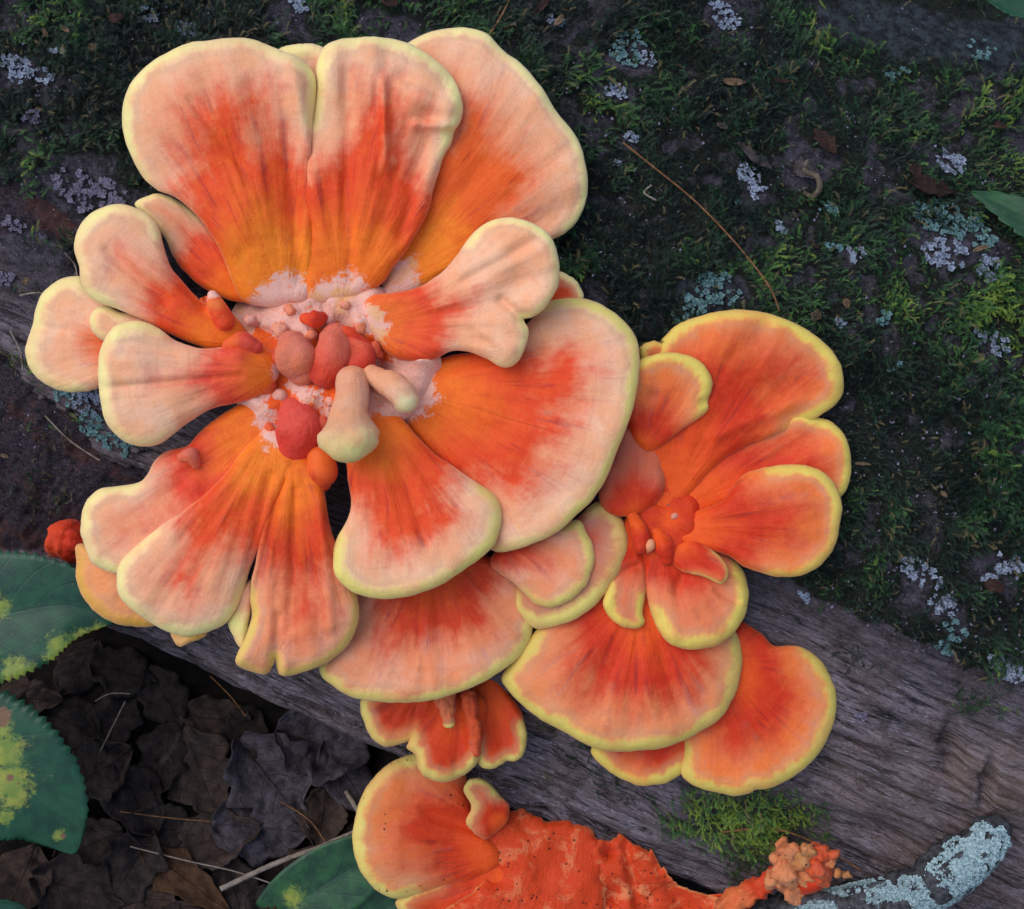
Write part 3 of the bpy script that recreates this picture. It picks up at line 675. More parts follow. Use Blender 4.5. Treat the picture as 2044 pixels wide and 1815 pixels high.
lobe(T1, 'lobe', [(722, 615), (742, 590), (790, 584), (840, 571), (885, 541), (910, 511), (935, 476), (965, 449), (1000, 434), (1040, 437), (1080, 455), (1106, 485), (1116, 530), (1111, 575), (1092, 610), (1062, 634), (1046, 638), (1056, 662), (1046, 700), (1026, 728), (1000, 732), (970, 716), (935, 702), (900, 701), (870, 716), (830, 723), (790, 716), (765, 698), (742, 670), (724, 642)], (725, 655), 76, 178, tip=(1085, 540), spine=(0.3, 0.74), th=42, arch=-8, droop=12, ridge=8, r0=0.2, r1=0.36, p0=0.47, p1=0.58, rim=15, b0=0.20, streak=0.12, redc=(224, 66, 36), orange=(240, 110, 40), folds=[(1050, 640, 1000, 600, 10, -12), (930, 560, 1070, 480, 12, -8), (960, 660, 1020, 700, 10, 8)], bumps=[(1040, 560, 34, -12), (990, 520, 30, 10)], **PALE)
lobe(T1, 'lobe', [(500, 800), (440, 830), (402, 858), (375, 885), (335, 903), (308, 928), (285, 960), (240, 970), (200, 976), (175, 995), (162, 1030), (160, 1070), (175, 1110), (205, 1138), (240, 1146), (300, 1130), (380, 1080), (450, 1010), (510, 940), (560, 880), (560, 830)], (555, 820), 64, 66, tip=(180, 1070), spine=(0.35, 0.75), th=42, arch=26, droop=14, ridge=6, r0=0.2, r1=0.45, p0=0.6, p1=0.8, rim=19, b0=0.17, edge=3, redc=(226, 62, 44), bumps=[(375, 915, 20, 16), (385, 965, 22, 12)], **PALE)
lobe(T1, 'lobe', [(160, 1085), (152, 1120), (153, 1160), (170, 1200), (200, 1230), (240, 1247), (300, 1252), (340, 1230), (330, 1170), (260, 1110)], (330, 1080), 10, -4, th=36, droop=14, spine=(0.4, 0.7), ridge=2, p0=0.3, p1=0.5, rim=22, b0=0, rimcol=(228, 168, 66), peach=(238, 160, 110), pal='pale')
lobe(T1, 'lobe', [(500, 880), (440, 955), (380, 1010), (320, 1050), (272, 1090), (242, 1120), (233, 1150), (236, 1185), (256, 1212), (290, 1236), (330, 1258), (370, 1270), (410, 1265), (446, 1246), (470, 1217), (486, 1180), (500, 1140), (520, 1090), (540, 1030), (570, 970), (600, 920), (590, 870), (540, 850)], (560, 830), 70, 84, tip=(330, 1250), spine=(0.35, 0.76), th=44, arch=34, droop=24, ridge=8, r0=0.25, r1=0.5, p0=0.62, p1=0.78, rim=18, b0=0.2, orange=(246, 126, 30), folds=[(540, 950, 480, 1190, 12, -10)], **PALE)
lobe(T1, 'lobe', [(340, 1262), (350, 1285), (360, 1291), (380, 1283), (412, 1268), (400, 1245), (350, 1245)], (380, 1225), 36, 20, th=20, spine=(0.3, 0.6), rim=30, p0=0.1, p1=0.2, b0=0, rimcol=(222, 164, 60), N=90, K=16, **PALE)
lobe(T1, 'lobe', [(505, 1160), (500, 1220), (492, 1285), (478, 1292), (462, 1264), (454, 1237), (468, 1205), (480, 1170)], (520, 1130), 40, 46, th=26, spine=(0.4, 0.75), rim=60, p0=0.1, p1=0.2, b0=0, rimcol=(226, 216, 130), N=100, K=18, **PALE)
lobe(T1, 'lobe', [(575, 870), (610, 905), (635, 940), (648, 980), (654, 1020), (664, 1065), (690, 1120), (711, 1180), (718, 1220), (712, 1260), (690, 1295), (652, 1325), (602, 1343), (562, 1347), (552, 1330), (548, 1315), (544, 1330), (530, 1347), (498, 1340), (470, 1325), (476, 1300), (492, 1268), (502, 1230), (500, 1190), (506, 1140), (520, 1070), (535, 1000), (545, 930), (555, 880)], (580, 830), 72, 78, tip=(600, 1335), spine=(0.3, 0.78), th=42, arch=34, droop=26, ridge=12, r0=0.3, r1=0.6, p0=0.66, p1=0.8, rim=16, b0=0.2, orange=(244, 118, 28), rimcol=(226, 190, 96), folds=[(560, 960, 500, 1230, 10, -16), (590, 980, 580, 1250, 12, -8), (640, 1000, 660, 1250, 12, 10), (548, 1340, 556, 1230, 10, -12)], pal='mid')
lobe(T1, 'lobe', [(690, 910), (694, 950), (701, 1000), (691, 1040), (673, 1072), (662, 1106), (665, 1140), (681, 1166), (711, 1185), (755, 1195), (805, 1194), (850, 1180), (900, 1156), (950, 1121), (986, 1090), (1000, 1056), (1003, 1022), (990, 991), (950, 961), (910, 936), (870, 906), (840, 876), (812, 846), (785, 812), (750, 790), (715, 800), (690, 850)], (740, 800), 74, 140, tip=(830, 1185), spine=(0.35, 0.74), th=44, arch=6, droop=12, ridge=7, r0=0.2, r1=0.42, p0=0.59, p1=0.72, dark=0.7, rim=22, b0=0.13, rimcol=(230, 214, 112), folds=[(790, 920, 850, 1080, 12, -6)], **PALE)
lobe(T1, 'lobe', [(465, 690), (410, 696), (380, 690), (345, 675), (310, 651), (275, 641), (240, 645), (215, 665), (200, 700), (195, 740), (198, 790), (205, 830), (225, 862), (255, 885), (290, 892), (320, 885), (350, 865), (390, 835), (425, 815), (470, 805), (520, 790), (555, 755), (550, 705), (510, 688)], (560, 740), 86, 150, tip=(200, 770), spine=(0.3, 0.75), th=44, arch=8, droop=14, ridge=5, cup=-14, r0=0.15, r1=0.34, p0=0.42, p1=0.6, rim=22, b0=0.09, redc=(222, 66, 52), folds=[(480, 750, 205, 775, 8, -5), (400, 720, 240, 680, 10, -6)], bumps=[(490, 728, 44, 18), (470, 690, 24, 12)], **PALE)
# knobs in the middle
chain(T1, 'knob', [(582, 688, 70, 27), (591, 712, 82, 40), (604, 744, 72, 26)], pal='pale', p0=-1, p1=-0.5, rim=1, b0=0, peach=(214, 118, 92), noise=0.12, bumpk=1.8)
chain(T1, 'knob', [(674, 676, 72, 28), (664, 706, 86, 37), (650, 744, 74, 30)], pal='pale', p0=3, p1=4, r0=0.1, r1=0.7, rim=1, b0=0, orange=(216, 110, 84), redc=(226, 66, 38), noise=0.13, bumpk=1.8)
chain(T1, 'knob', [(698, 686, 66, 34), (716, 712, 68, 34), (730, 738, 58, 24)], pal='pale', p0=3, p1=4, rim=1, b0=0, orange=(226, 92, 62), redc=(216, 62, 44), noise=0.18, bumpk=1.8)
chain(T1, 'knob', [(702, 762, 110, 33), (701, 798, 136, 33), (694, 832, 152, 37), (695, 866, 158, 55)], pal='pale', p0=-1, p1=-0.5, rim=50, b0=0, peach=(224, 164, 130), rimcol=(222, 220, 136), noise=0.10, flat=0.85, nsc=1.1, rs=0.3)
chain(T1, 'knob', [(742, 752, 100, 20), (772, 764, 116, 24), (800, 782, 128, 28), (810, 797, 130, 26)], pal='pale', p0=-1, p1=-0.5, rim=26, b0=0, peach=(226, 170, 136), rimcol=(230, 222, 160), noise=0.12, rs=0.3)
chain(T1, 'knob', [(582, 820, 66, 28), (594, 858, 76, 48), (584, 896, 70, 36)], pal='pale', p0=3, p1=4, rim=1, b0=0, orange=(220, 82, 66), redc=(218, 58, 40), noise=0.12, bumpk=1.8, flat=0.8)
chain(T1, 'knob', [(638, 916, 74, 26), (644, 942, 78, 31), (642, 962, 70, 20)], pal='pale', p0=3, p1=4, rim=1, b0=0, orange=(236, 104, 36), redc=(220, 72, 30), noise=0.05)
chain(T1, 'knob', [(610, 636, 84, 12), (630, 638, 90, 16), (644, 634, 84, 10)], pal='pale', p0=3, p1=4, rim=1, b0=0, orange=(226, 74, 34), redc=(214, 54, 26), noise=0.15)
chain(T1, 'knob', [(680, 658, 80, 9), (700, 668, 84, 12), (732, 690, 78, 9)], pal='pale', p0=3, p1=4, rim=1, b0=0, orange=(226, 74, 34), redc=(214, 54, 26), noise=0.15)
chain(T1, 'knob', [(460, 690, 100, 16), (485, 684, 104, 20), (510, 694, 100, 14)], pal='pale', p0=3, p1=4, rim=1, b0=0, orange=(232, 96, 40), redc=(214, 70, 56), noise=0.1)
chain(T1, 'knob', [(366, 912, 94, 12), (380, 910, 98, 15), (390, 925, 90, 10)], pal='pale', p0=-1, p1=-.5, rim=1, b0=0, peach=(226, 106, 76), noise=0.15)
chain(T1, 'knob', [(424, 590, 92, 10), (432, 610, 92, 17), (448, 640, 84, 20)], pal='pale', p0=3, p1=4, rim=1, b0=0.1, orange=(238, 118, 56), noise=0.08)

for i, (x, y, r, c) in enumerate([(560, 660, 16, 0), (545, 720, 20, 1), (620, 668, 12, 2), (655, 640, 12, 0), (720, 655, 14, 2), (745, 700, 16, 1), (560, 790, 14, 0), (625, 790, 18, 2), (660, 800, 14, 0), (640, 850, 16, 1), (600, 930, 14, 0), (540, 860, 14, 1), (760, 780, 16, 0), (520, 700, 14, 2), (500, 640, 12, 0), (690, 610, 10, 0), (770, 830, 12, 2), (580, 620, 12, 2), (530, 770, 16, 1), (705, 730, 20, 1)]):
    chain(T1, 'lump', [(x - r * .7, y - r * .4, 60, r * .7), (x, y, 72, r), (x + r * .8, y + r * .5, 62, r * .6)], N=20, flat=0.7, noise=0.28, nsc=1.0, bumpk=2.0, pal='pale', p0=-1, p1=-.5, rim=1, b0=0, peach=[(228, 160, 140), (222, 92, 60), (230, 136, 104)][c])

# --- tiered brackets under the big rosette
T2 = thing('shelf_fungus', 'broad striped peach bracket tucked under the big rosette with two small overlapping lobes beside it', 'fungus', base_at(900, 1080), GRP)
chain(T2, 'stalk', [(900, 1060, -200, 110), (900, 1080, -150, 100), (900, 1100, -110, 70)], rim=1, pal='mid', b0=0, p0=3, p1=4, noise=0.1)
lobe(T2, 'lobe', [(1150, 1035), (1190, 1001), (1217, 1008), (1245, 1040), (1254, 1085), (1241, 1130), (1212, 1180), (1180, 1215), (1140, 1240), (1092, 1253), (1060, 1250), (1020, 1210), (1040, 1140), (1100, 1070)], (1060, 1060), -6, 26, tip=(1215, 1165), spine=(0.4, 0.7), th=40, droop=8, r0=0.1, r1=0.3, p0=0.35, p1=0.6, rim=26, b0=0, peach=(204, 122, 96), pal='mid')
lobe(T2, 'lobe', [(990, 1100), (1040, 1080), (1100, 1060), (1150, 1038), (1172, 1062), (1187, 1100), (1181, 1140), (1165, 1175), (1136, 1200), (1100, 1212), (1066, 1205), (1042, 1180), (1012, 1155), (980, 1130)], (980, 1050), 24, 44, tip=(1140, 1190), spine=(0.5, 0.74), th=36, droop=8, r0=0.15, r1=0.4, p0=0.4, p1=0.62, rim=18, b0=0, pal='mid')
lobe(T2, 'lobe', [(700, 1150), (800, 1110), (900, 1100), (960, 1105), (1005, 1130), (1042, 1165), (1061, 1200), (1066, 1238), (1056, 1280), (1031, 1315), (992, 1345), (950, 1368), (890, 1390), (830, 1402), (770, 1404), (710, 1394), (665, 1371), (637, 1340), (650, 1280), (670, 1200)], (860, 1060), 0, 26, tip=(850, 1395), spine=(0.5, 0.74), th=44, droop=12, ridge=9, cup=-10, r0=0.15, r1=0.4, p0=0.5, p1=0.66, rim=19, b0=0, streak=0.28, pal='mid')

# --- ruffled little cluster below
T3 = thing('shelf_fungus', 'small ruffled dark orange cluster hanging below the broad striped bracket', 'fungus', base_at(920, 1400), GRP)
chain(T3, 'stalk', [(930, 1380, -270, 70), (920, 1400, -230, 60), (910, 1420, -200, 40)], rim=1, pal='low', b0=0, p0=3, p1=4)
lobe(T3, 'lobe', [(935, 1390), (985, 1345), (1016, 1385), (1041, 1420), (1051, 1462), (1048, 1500), (1030, 1520), (1012, 1519), (1002, 1526), (976, 1536), (954, 1524), (945, 1480)], (970, 1350), -150, -118, tip=(1010, 1525), spine=(0.45, 0.74), th=30, ridge=8, r0=0.2, r1=0.5, p0=0.78, p1=0.95, rim=15, b0=0, pal='low', droop=6)
lobe(T3, 'lobe', [(720, 1398), (770, 1370), (850, 1370), (872, 1405), (852, 1440), (832, 1470), (802, 1484), (770, 1490), (744, 1476), (729, 1446)], (850, 1350), -120, -106, tip=(760, 1485), spine=(0.5, 0.74), th=32, ridge=9, r0=0.2, r1=0.5, p0=0.6, p1=0.8, rim=15, b0=0, pal='low', droop=8)
lobe(T3, 'lobe', [(835, 1440), (865, 1395), (900, 1380), (965, 1390), (968, 1450), (964, 1500), (947, 1530), (921, 1550), (886, 1562), (856, 1556), (835, 1536), (829, 1508), (812, 1494), (818, 1478)], (920, 1370), -120, -92, tip=(885, 1560), spine=(0.4, 0.74), th=36, ridge=8, r0=0.2, r1=0.7, p0=0.74, p1=0.9, rim=17, b0=0, pal='low', droop=8, folds=[(935, 1420, 945, 1520, 12, 14)], wav=8)
chain(T3, 'knob', [(884, 1385, -84, 24), (892, 1415, -76, 20), (897, 1442, -74, 12)], pal='low', p0=-1, p1=-.5, rim=10, b0=0, peach=(222, 120, 78), noise=0.18, nsc=1.0, bumpk=2.0)
chain(T3, 'knob', [(936, 1390, -98, 16), (944, 1440, -98, 15), (950, 1500, -102, 12)], pal='low', p0=-1, p1=-.5, rim=1, b0=0, peach=(210, 84, 48), noise=0.25, nsc=0.9, bumpk=2.0)

# --- shelf and its neighbour at the lower right
T4 = thing('shelf_fungus', 'wide half-round orange bracket with thick yellow rim under the funnel-shaped rosette', 'fungus', base_at(1270, 1220), GRP)
chain(T4, 'stalk', [(1270, 1200, -200, 80), (1270, 1220, -160, 70), (1265, 1240, -130, 50)], rim=1, pal='right', b0=0, p0=3, p1=4)
lobe(T4, 'lobe', [(1060, 1270), (1110, 1225), (1180, 1180), (1260, 1160), (1340, 1180), (1420, 1220), (1465, 1255), (1481, 1292), (1480, 1340), (1466, 1390), (1440, 1430), (1400, 1460), (1340, 1488), (1282, 1500), (1230, 1501), (1180, 1490), (1130, 1465), (1080, 1435), (1040, 1405), (1012, 1377), (1000, 1352), (1025, 1310)], (1280, 1180), -12, 8, tip=(1230, 1490), spine=(0.4, 0.72), th=42, droop=10, ridge=8, cup=-5, r0=0.12, r1=0.3, p0=0.48, p1=0.72, rim=22, b0=0, streak=0.3, dark=0.7, peach=(234, 148, 98), pal='right', rimcol=(220, 198, 98))
T5 = thing('shelf_fungus', 'two-lobed round orange bracket on bare grey wood beneath the wide half-round bracket', 'fungus', base_at(1420, 1360), GRP)
chain(T5, 'stalk', [(1420, 1340, -220, 70), (1420, 1360, -180, 60), (1420, 1370, -150, 40)], rim=1, pal='right', b0=0, p0=3, p1=4)
lobe(T5, 'lobe', [(1180, 1495), (1240, 1450), (1320, 1420), (1385, 1430), (1392, 1500), (1372, 1535), (1338, 1560), (1290, 1569), (1250, 1560), (1210, 1535)], (1380, 1370), -76, -66, tip=(1270, 1565), spine=(0.5, 0.74), th=34, droop=6, r0=0.1, r1=0.4, p0=0.6, p1=0.85, rim=18, b0=0, pal='right')
lobe(T5, 'lobe', [(1465, 1250), (1478, 1238), (1495, 1248), (1522, 1264), (1545, 1287), (1592, 1291), (1632, 1311), (1656, 1345), (1669, 1390), (1665, 1440), (1645, 1490), (1610, 1532), (1570, 1560), (1530, 1576), (1508, 1577), (1495, 1584), (1460, 1588), (1420, 1581), (1380, 1566), (1358, 1545), (1366, 1510), (1366, 1450), (1380, 1380), (1420, 1310)], (1430, 1320), -52, -50, tip=(1600, 1520), spine=(0.3, 0.66), th=38, droop=8, ridge=5, r0=0.15, r1=0.35, p0=0.48, p1=0.72, rim=22, b0=0, pal='right', wav=4, rimcol=(222, 198, 96))

# --- funnel-shaped rosette at the right
T6 = thing('shelf_fungus', 'funnel-shaped deep orange rosette with bright yellow rims, beside the largest rosette on the moss', 'fungus', base_at(1330, 1020), GRP)
RT = dict(pal='right', b0=0)
chain(T6, 'stalk', [(1330, 1030, -150, 90), (1330, 1030, -120, 80), (1330, 1030, -90, 60)], rim=1, p0=3, p1=4, **RT)
lobe(T6, 'lobe', [(1275, 698), (1290, 684), (1314, 682), (1340, 700), (1320, 730), (1285, 725)], (1330, 780), 24, 44, th=24, spine=(0.5, 0.75), p0=0.5, p1=0.8, rim=14, N=90, K=18, **RT)
lobe(T6, 'lobe', [(1630, 831), (1662, 841), (1687, 870), (1699, 910), (1698, 950), (1684, 986), (1640, 1010), (1560, 1000), (1460, 1010), (1370, 1040), (1340, 1020), (1370, 960), (1440, 900), (1520, 850), (1590, 820)], (1330, 1030), -8, 44, tip=(1690, 910), spine=(0.35, 0.76), th=34, ridge=6, droop=4, r0=0.3, r1=0.55, p0=0.68, p1=0.82, rim=17, redc=(208, 54, 30), **RT)
lobe(T6, 'lobe', [(1308, 700), (1335, 662), (1370, 640), (1420, 623), (1480, 617), (1530, 624), (1580, 640), (1622, 665), (1660, 700), (1682, 740), (1683, 780), (1667, 808), (1642, 826), (1622, 838), (1590, 850), (1540, 870), (1470, 900), (1410, 950), (1360, 1010), (1320, 1040), (1290, 1000), (1290, 900), (1295, 800)], (1325, 1030), -6, 66, tip=(1560, 650), spine=(0.35, 0.72), th=38, ridge=7, droop=6, cup=14, r0=0.2, r1=0.45, p0=0.62, p1=0.84, rim=21, folds=[(1430, 870, 1600, 800, 14, 8), (1400, 800, 1470, 700, 12, -5)], bumps=[(1590, 840, 26, -14), (1560, 730, 50, 8)], **RT)
lobe(T6, 'lobe', [(1440, 1000), (1480, 952), (1520, 936), (1562, 928), (1610, 929), (1646, 945), (1671, 975), (1681, 1010), (1676, 1050), (1665, 1090), (1641, 1125), (1602, 1148), (1562, 1153), (1522, 1145), (1482, 1130), (1455, 1112), (1420, 1100), (1380, 1095), (1340, 1080), (1340, 1040), (1390, 1020)], (1330, 1050), 0, 84, tip=(1660, 1060), spine=(0.3, 0.74), th=38, ridge=5, droop=8, arch=10, r0=0.2, r1=0.4, p0=0.56, p1=0.8, rim=17, bumps=[(1610, 1030, 40, 6)], **RT)
lobe(T6, 'lobe', [(1268, 722), (1300, 709), (1330, 703), (1370, 708), (1400, 722), (1418, 750), (1421, 776), (1413, 800), (1414, 814), (1400, 832), (1375, 850), (1345, 870), (1320, 892), (1285, 900), (1255, 860), (1245, 800), (1252, 750)], (1275, 920), 20, 78, tip=(1370, 715), spine=(0.4, 0.74), th=34, ridge=4, r0=0.1, r1=0.4, p0=0.42, p1=0.68, rim=20, bumps=[(1305, 790, 12, -8), (1404, 804, 9, -8)], **RT)
lobe(T6, 'lobe', [(1245, 850), (1280, 844), (1306, 860), (1319, 890), (1323, 930), (1326, 970), (1312, 1004), (1280, 1024), (1240, 1032), (1205, 1015), (1195, 980), (1215, 920), (1230, 870)], (1270, 1040), 14, 22, tip=(1275, 850), spine=(0.35, 0.7), th=34, ridge=5, wav=9, r0=0.0, r1=0.2, p0=0.35, p1=0.6, rim=3, peach=(204, 106, 78), **RT)
lobe(T6, 'lobe', [(1255, 1030), (1275, 1060), (1284, 1100), (1288, 1140), (1289, 1180), (1283, 1222), (1287, 1243), (1270, 1256), (1240, 1250), (1215, 1231), (1203, 1206), (1210, 1180), (1220, 1140), (1228, 1090), (1240, 1050)], (1290, 1030), -10, 20, tip=(1240, 1250), spine=(0.35, 0.8), th=34, ridge=4, r0=0.1, r1=0.4, p0=0.5, p1=0.7, rim=18, peach=(224, 124, 86), folds=[(1225, 1150, 1270, 1130, 7, -8)], **RT)
lobe(T6, 'lobe', [(1285, 1085), (1320, 1070), (1380, 1070), (1430, 1095), (1465, 1118), (1484, 1142), (1494, 1180), (1489, 1225), (1466, 1264), (1430, 1290), (1382, 1298), (1341, 1288), (1315, 1260), (1301, 1230), (1290, 1190), (1284, 1140)], (1320, 1050), -2, 34, tip=(1405, 1290), spine=(0.35, 0.72), th=40, ridge=7, droop=10, r0=0.1, r1=0.36, p0=0.44, p1=0.64, rim=25, peach=(230, 134, 92), folds=[(1350, 1180, 1380, 1110, 10, -8), (1460, 1160, 1420, 1140, 6, 8), (1470, 1200, 1430, 1180, 6, -8)], **RT)
lobe(T6, 'ruffle', [(1350, 1090), (1390, 1080), (1430, 1105), (1455, 1140), (1440, 1165), (1400, 1150), (1360, 1140), (1335, 1115)], (1330, 1060), 14, 40, tip=(1430, 1160), spine=(0.4, 0.7), th=24, ridge=8, p0=0.7, p1=0.9, rim=4, N=100, K=18, **RT)
lobe(T6, 'core', [(1262, 1010), (1290, 985), (1320, 960), (1365, 965), (1400, 1000), (1410, 1045), (1395, 1090), (1350, 1115), (1310, 1120), (1275, 1095), (1258, 1055)], (1335, 1035), 4, 2, tip=(1390, 1000), spine=(-0.2, 0.3), th=40, edge=8, wav=14, droop=14, ridge=0, streak=0.06, r0=0.0, r1=0.5, p0=3, p1=4, rim=1, bumpk=1.6, pal='right', b0=0, redc=(210, 54, 20), bumps=[(1300, 1050, 18, 10), (1370, 1050, 24, 8), (1325, 1000, 16, -12), (1290, 1105, 14, -20)])
chain(T6, 'knob', [(1292, 1096, 10, 8), (1297, 1090, 20, 10), (1299, 1084, 22, 8)], p0=-1, p1=-.5, rim=1, peach=(232, 158, 112), **RT)
chain(T6, 'knob', [(1343, 1032, 8, 5), (1346, 1030, 12, 6), (1349, 1029, 12, 5)], p0=-1, p1=-.5, rim=1, peach=(226, 160, 144), **RT)
chain(T6, 'knob', [(1262, 1030, 4, 12), (1275, 1060, 12, 18), (1280, 1090, 14, 16)], p0=3, p1=4, rim=1, noise=0.12, **RT)
chain(T6, 'knob', [(1310, 1065, 2, 14), (1325, 1090, 14, 20), (1330, 1115, 12, 14)], p0=3, p1=4, rim=1, noise=0.12, **RT)

# --- old spotted fungus in the crevice under the log
T7 = thing('shelf_fungus', 'old red-orange fungus with dark insect holes, below the split edge of the log', 'fungus', P(1060, 1760, -420), GRP)
LO = dict(pal='low', b0=0)
chain(T7, 'stalk', [(1060, 1740, -500, 100), (1070, 1720, -440, 100), (1060, 1720, -390, 70)], rim=1, p0=3, p1=4, **LO)
lobe(T7, 'lobe', [(790, 1800), (840, 1770), (920, 1740), (1000, 1720), (1040, 1760), (1000, 1830), (900, 1900), (840, 1880), (815, 1840)], (1040, 1740), -270, -262, tip=(830, 1840), spine=(0.4, 0.72), th=34, r0=0.1, r1=0.4, p0=0.6, p1=0.9, rim=16, peach=(196, 104, 56), **LO)
lobe(T7, 'lobe', [(1185, 1690), (1215, 1676), (1240, 1668), (1268, 1682), (1292, 1690), (1312, 1716), (1330, 1742), (1352, 1766), (1400, 1780), (1450, 1797), (1505, 1778), (1530, 1800), (1490, 1826), (1430, 1860), (1300, 1900), (1180, 1900), (1175, 1800), (1190, 1740)], (1150, 1760), -286, -262, tip=(1420, 1820), spine=(0.15, 0.6), th=34, edge=6, rag=14, N=220, wav=22, ridge=3, streak=0.04, dark=0.1, r0=0.0, r1=0.3, p0=3, p1=4, rim=1, spots=2.4, mott=0.8, web=0.0, bumps=[(1235, 1740, 30, 16), (1270, 1700, 20, 12), (1225, 1790, 20, -30), (1215, 1700, 12, -26)], folds=[(1250, 1690, 1270, 1800, 9, -18), (1310, 1730, 1380, 1830, 12, -14)], bumpk=1.6, redc=(206, 62, 26), **LO)
lobe(T7, 'lobe', [(925, 1568), (955, 1580), (1000, 1606), (1060, 1624), (1112, 1636), (1162, 1650), (1192, 1672), (1206, 1720), (1204, 1780), (1200, 1900), (1100, 1940), (900, 1930), (865, 1880), (880, 1820), (930, 1790), (960, 1750), (940, 1700), (920, 1640)], (1180, 1330), -330, -232, tip=(1000, 1910), spine=(0.6, 0.85), th=40, edge=5, rag=12, N=220, wav=12, ridge=2, streak=0.05, dark=0.1, r0=0.0, r1=0.9, p0=3, p1=4, rim=1, red=0.7, spots=2.0, mott=0.55, bumpk=1.8, bumps=[(990, 1750, 24, -18)], orange=(222, 84, 30), **LO)
lobe(T7, 'lobe', [(780, 1522), (832, 1502), (870, 1500), (920, 1530), (935, 1570), (945, 1615), (968, 1665), (1000, 1700), (992, 1736), (935, 1760), (882, 1770), (842, 1784), (803, 1793), (770, 1790), (740, 1766), (715, 1731), (703, 1682), (708, 1632), (722, 1590), (742, 1555)], (1030, 1690), -262, -206, tip=(715, 1660), spine=(0.32, 0.72), th=42, droop=8, ridge=5, cup=-10, r0=0.25, r1=0.5, p0=0.5, p1=0.74, rim=22, spots=0.8, folds=[(850, 1620, 960, 1660, 12, -10)], **LO)
lobe(T7, 'ruffle', [(925, 1578), (934, 1558), (955, 1553), (976, 1562), (1000, 1589), (1016, 1608), (1012, 1640), (992, 1660), (970, 1676), (945, 1662), (930, 1640), (940, 1610)], (1000, 1650), -226, -196, tip=(950, 1565), spine=(0.3, 0.7), th=32, ridge=4, wav=8, p0=0.4, p1=0.7, rim=14, N=120, K=22, peach=(220, 126, 90), **LO)
chain(T7, 'arm', [(1450, 1810, -250, 26), (1500, 1780, -230, 24), (1540, 1752, -206, 20), (1570, 1740, -190, 22)], p0=3, p1=4, rim=1, noise=0.3, nsc=0.8, orange=(214, 110, 60), spots=0.6, **LO)

# --- knobbly little cluster at the end of the branch
T8 = thing('shelf_fungus', 'small knobbly tan and orange fungus beads beside the lichen-covered branch', 'fungus', base_at(1605, 1740), GRP)
rk = random.Random(5)
beads = [(1574, 1702, 24, 0), (1566, 1738, 30, 0), (1584, 1772, 32, 0), (1600, 1712, 22, 2), (1604, 1752, 26, 0), (1626, 1726, 26, 1), (1640, 1704, 20, 1), (1654, 1722, 16, 0), (1640, 1748, 17, 1), (1614, 1698, 16, 2), (1662, 1704, 12, 1), (1672, 1742, 11, 2), (1690, 1746, 9, 2), (1548, 1756, 20, 0), (1588, 1724, 18, 1), (1652, 1738, 12, 2), (1598, 1786, 18, 0)]
for i, (x, y, r, c) in enumerate(beads):
    z = float(log_z(np.array(x * 1.0), np.array(y * 1.0))) + 52 + rk.uniform(-14, 14)
    dx, dy = rk.uniform(-.8, .8) * r, rk.uniform(-.8, .8) * r
    chain(T8, 'bead', [(x - dx, y - dy, z - r * .6, r * .7), (x, y, z, r * .95), (x + dx, y + dy, z - r * .3, r * .6)], N=30, noise=0.30, nsc=0.8, bumpk=2.6, p0=-1, p1=-.5, rim=1, spots=1.0, mott=0.4, peach=[(210, 138, 92), (206, 84, 46), (186, 132, 78)][c], **LO)
chain(T8, 'stalk', [(1600, 1740, float(log_z(np.array(1600.), np.array(1740.))) - 10, 50), (1612, 1735, float(log_z(np.array(1600.), np.array(1740.))) + 24, 44), (1612, 1730, float(log_z(np.array(1600.), np.array(1740.))) + 34, 34)], p0=3, p1=4, rim=1, noise=0.15, **LO)

# --- small red button at the left edge
zl9 = float(log_z(np.array(140.), np.array(1090.)))
T9 = thing('shelf_fungus', 'small wrinkled red-orange fungus peeping out between green leaf and rosette', 'fungus', base_at(130, 1075), GRP)
chain(T9, 'cap', [(120, 1085, zl9 + 10, 30), (132, 1078, zl9 + 26, 42), (150, 1082, zl9 + 30, 44)], noise=0.2, nsc=0.9, p0=3, p1=4, rim=1, b0=0, spots=1.2, pal='low', bumpk=2.4, redc=(206, 50, 26), orange=(222, 74, 34))

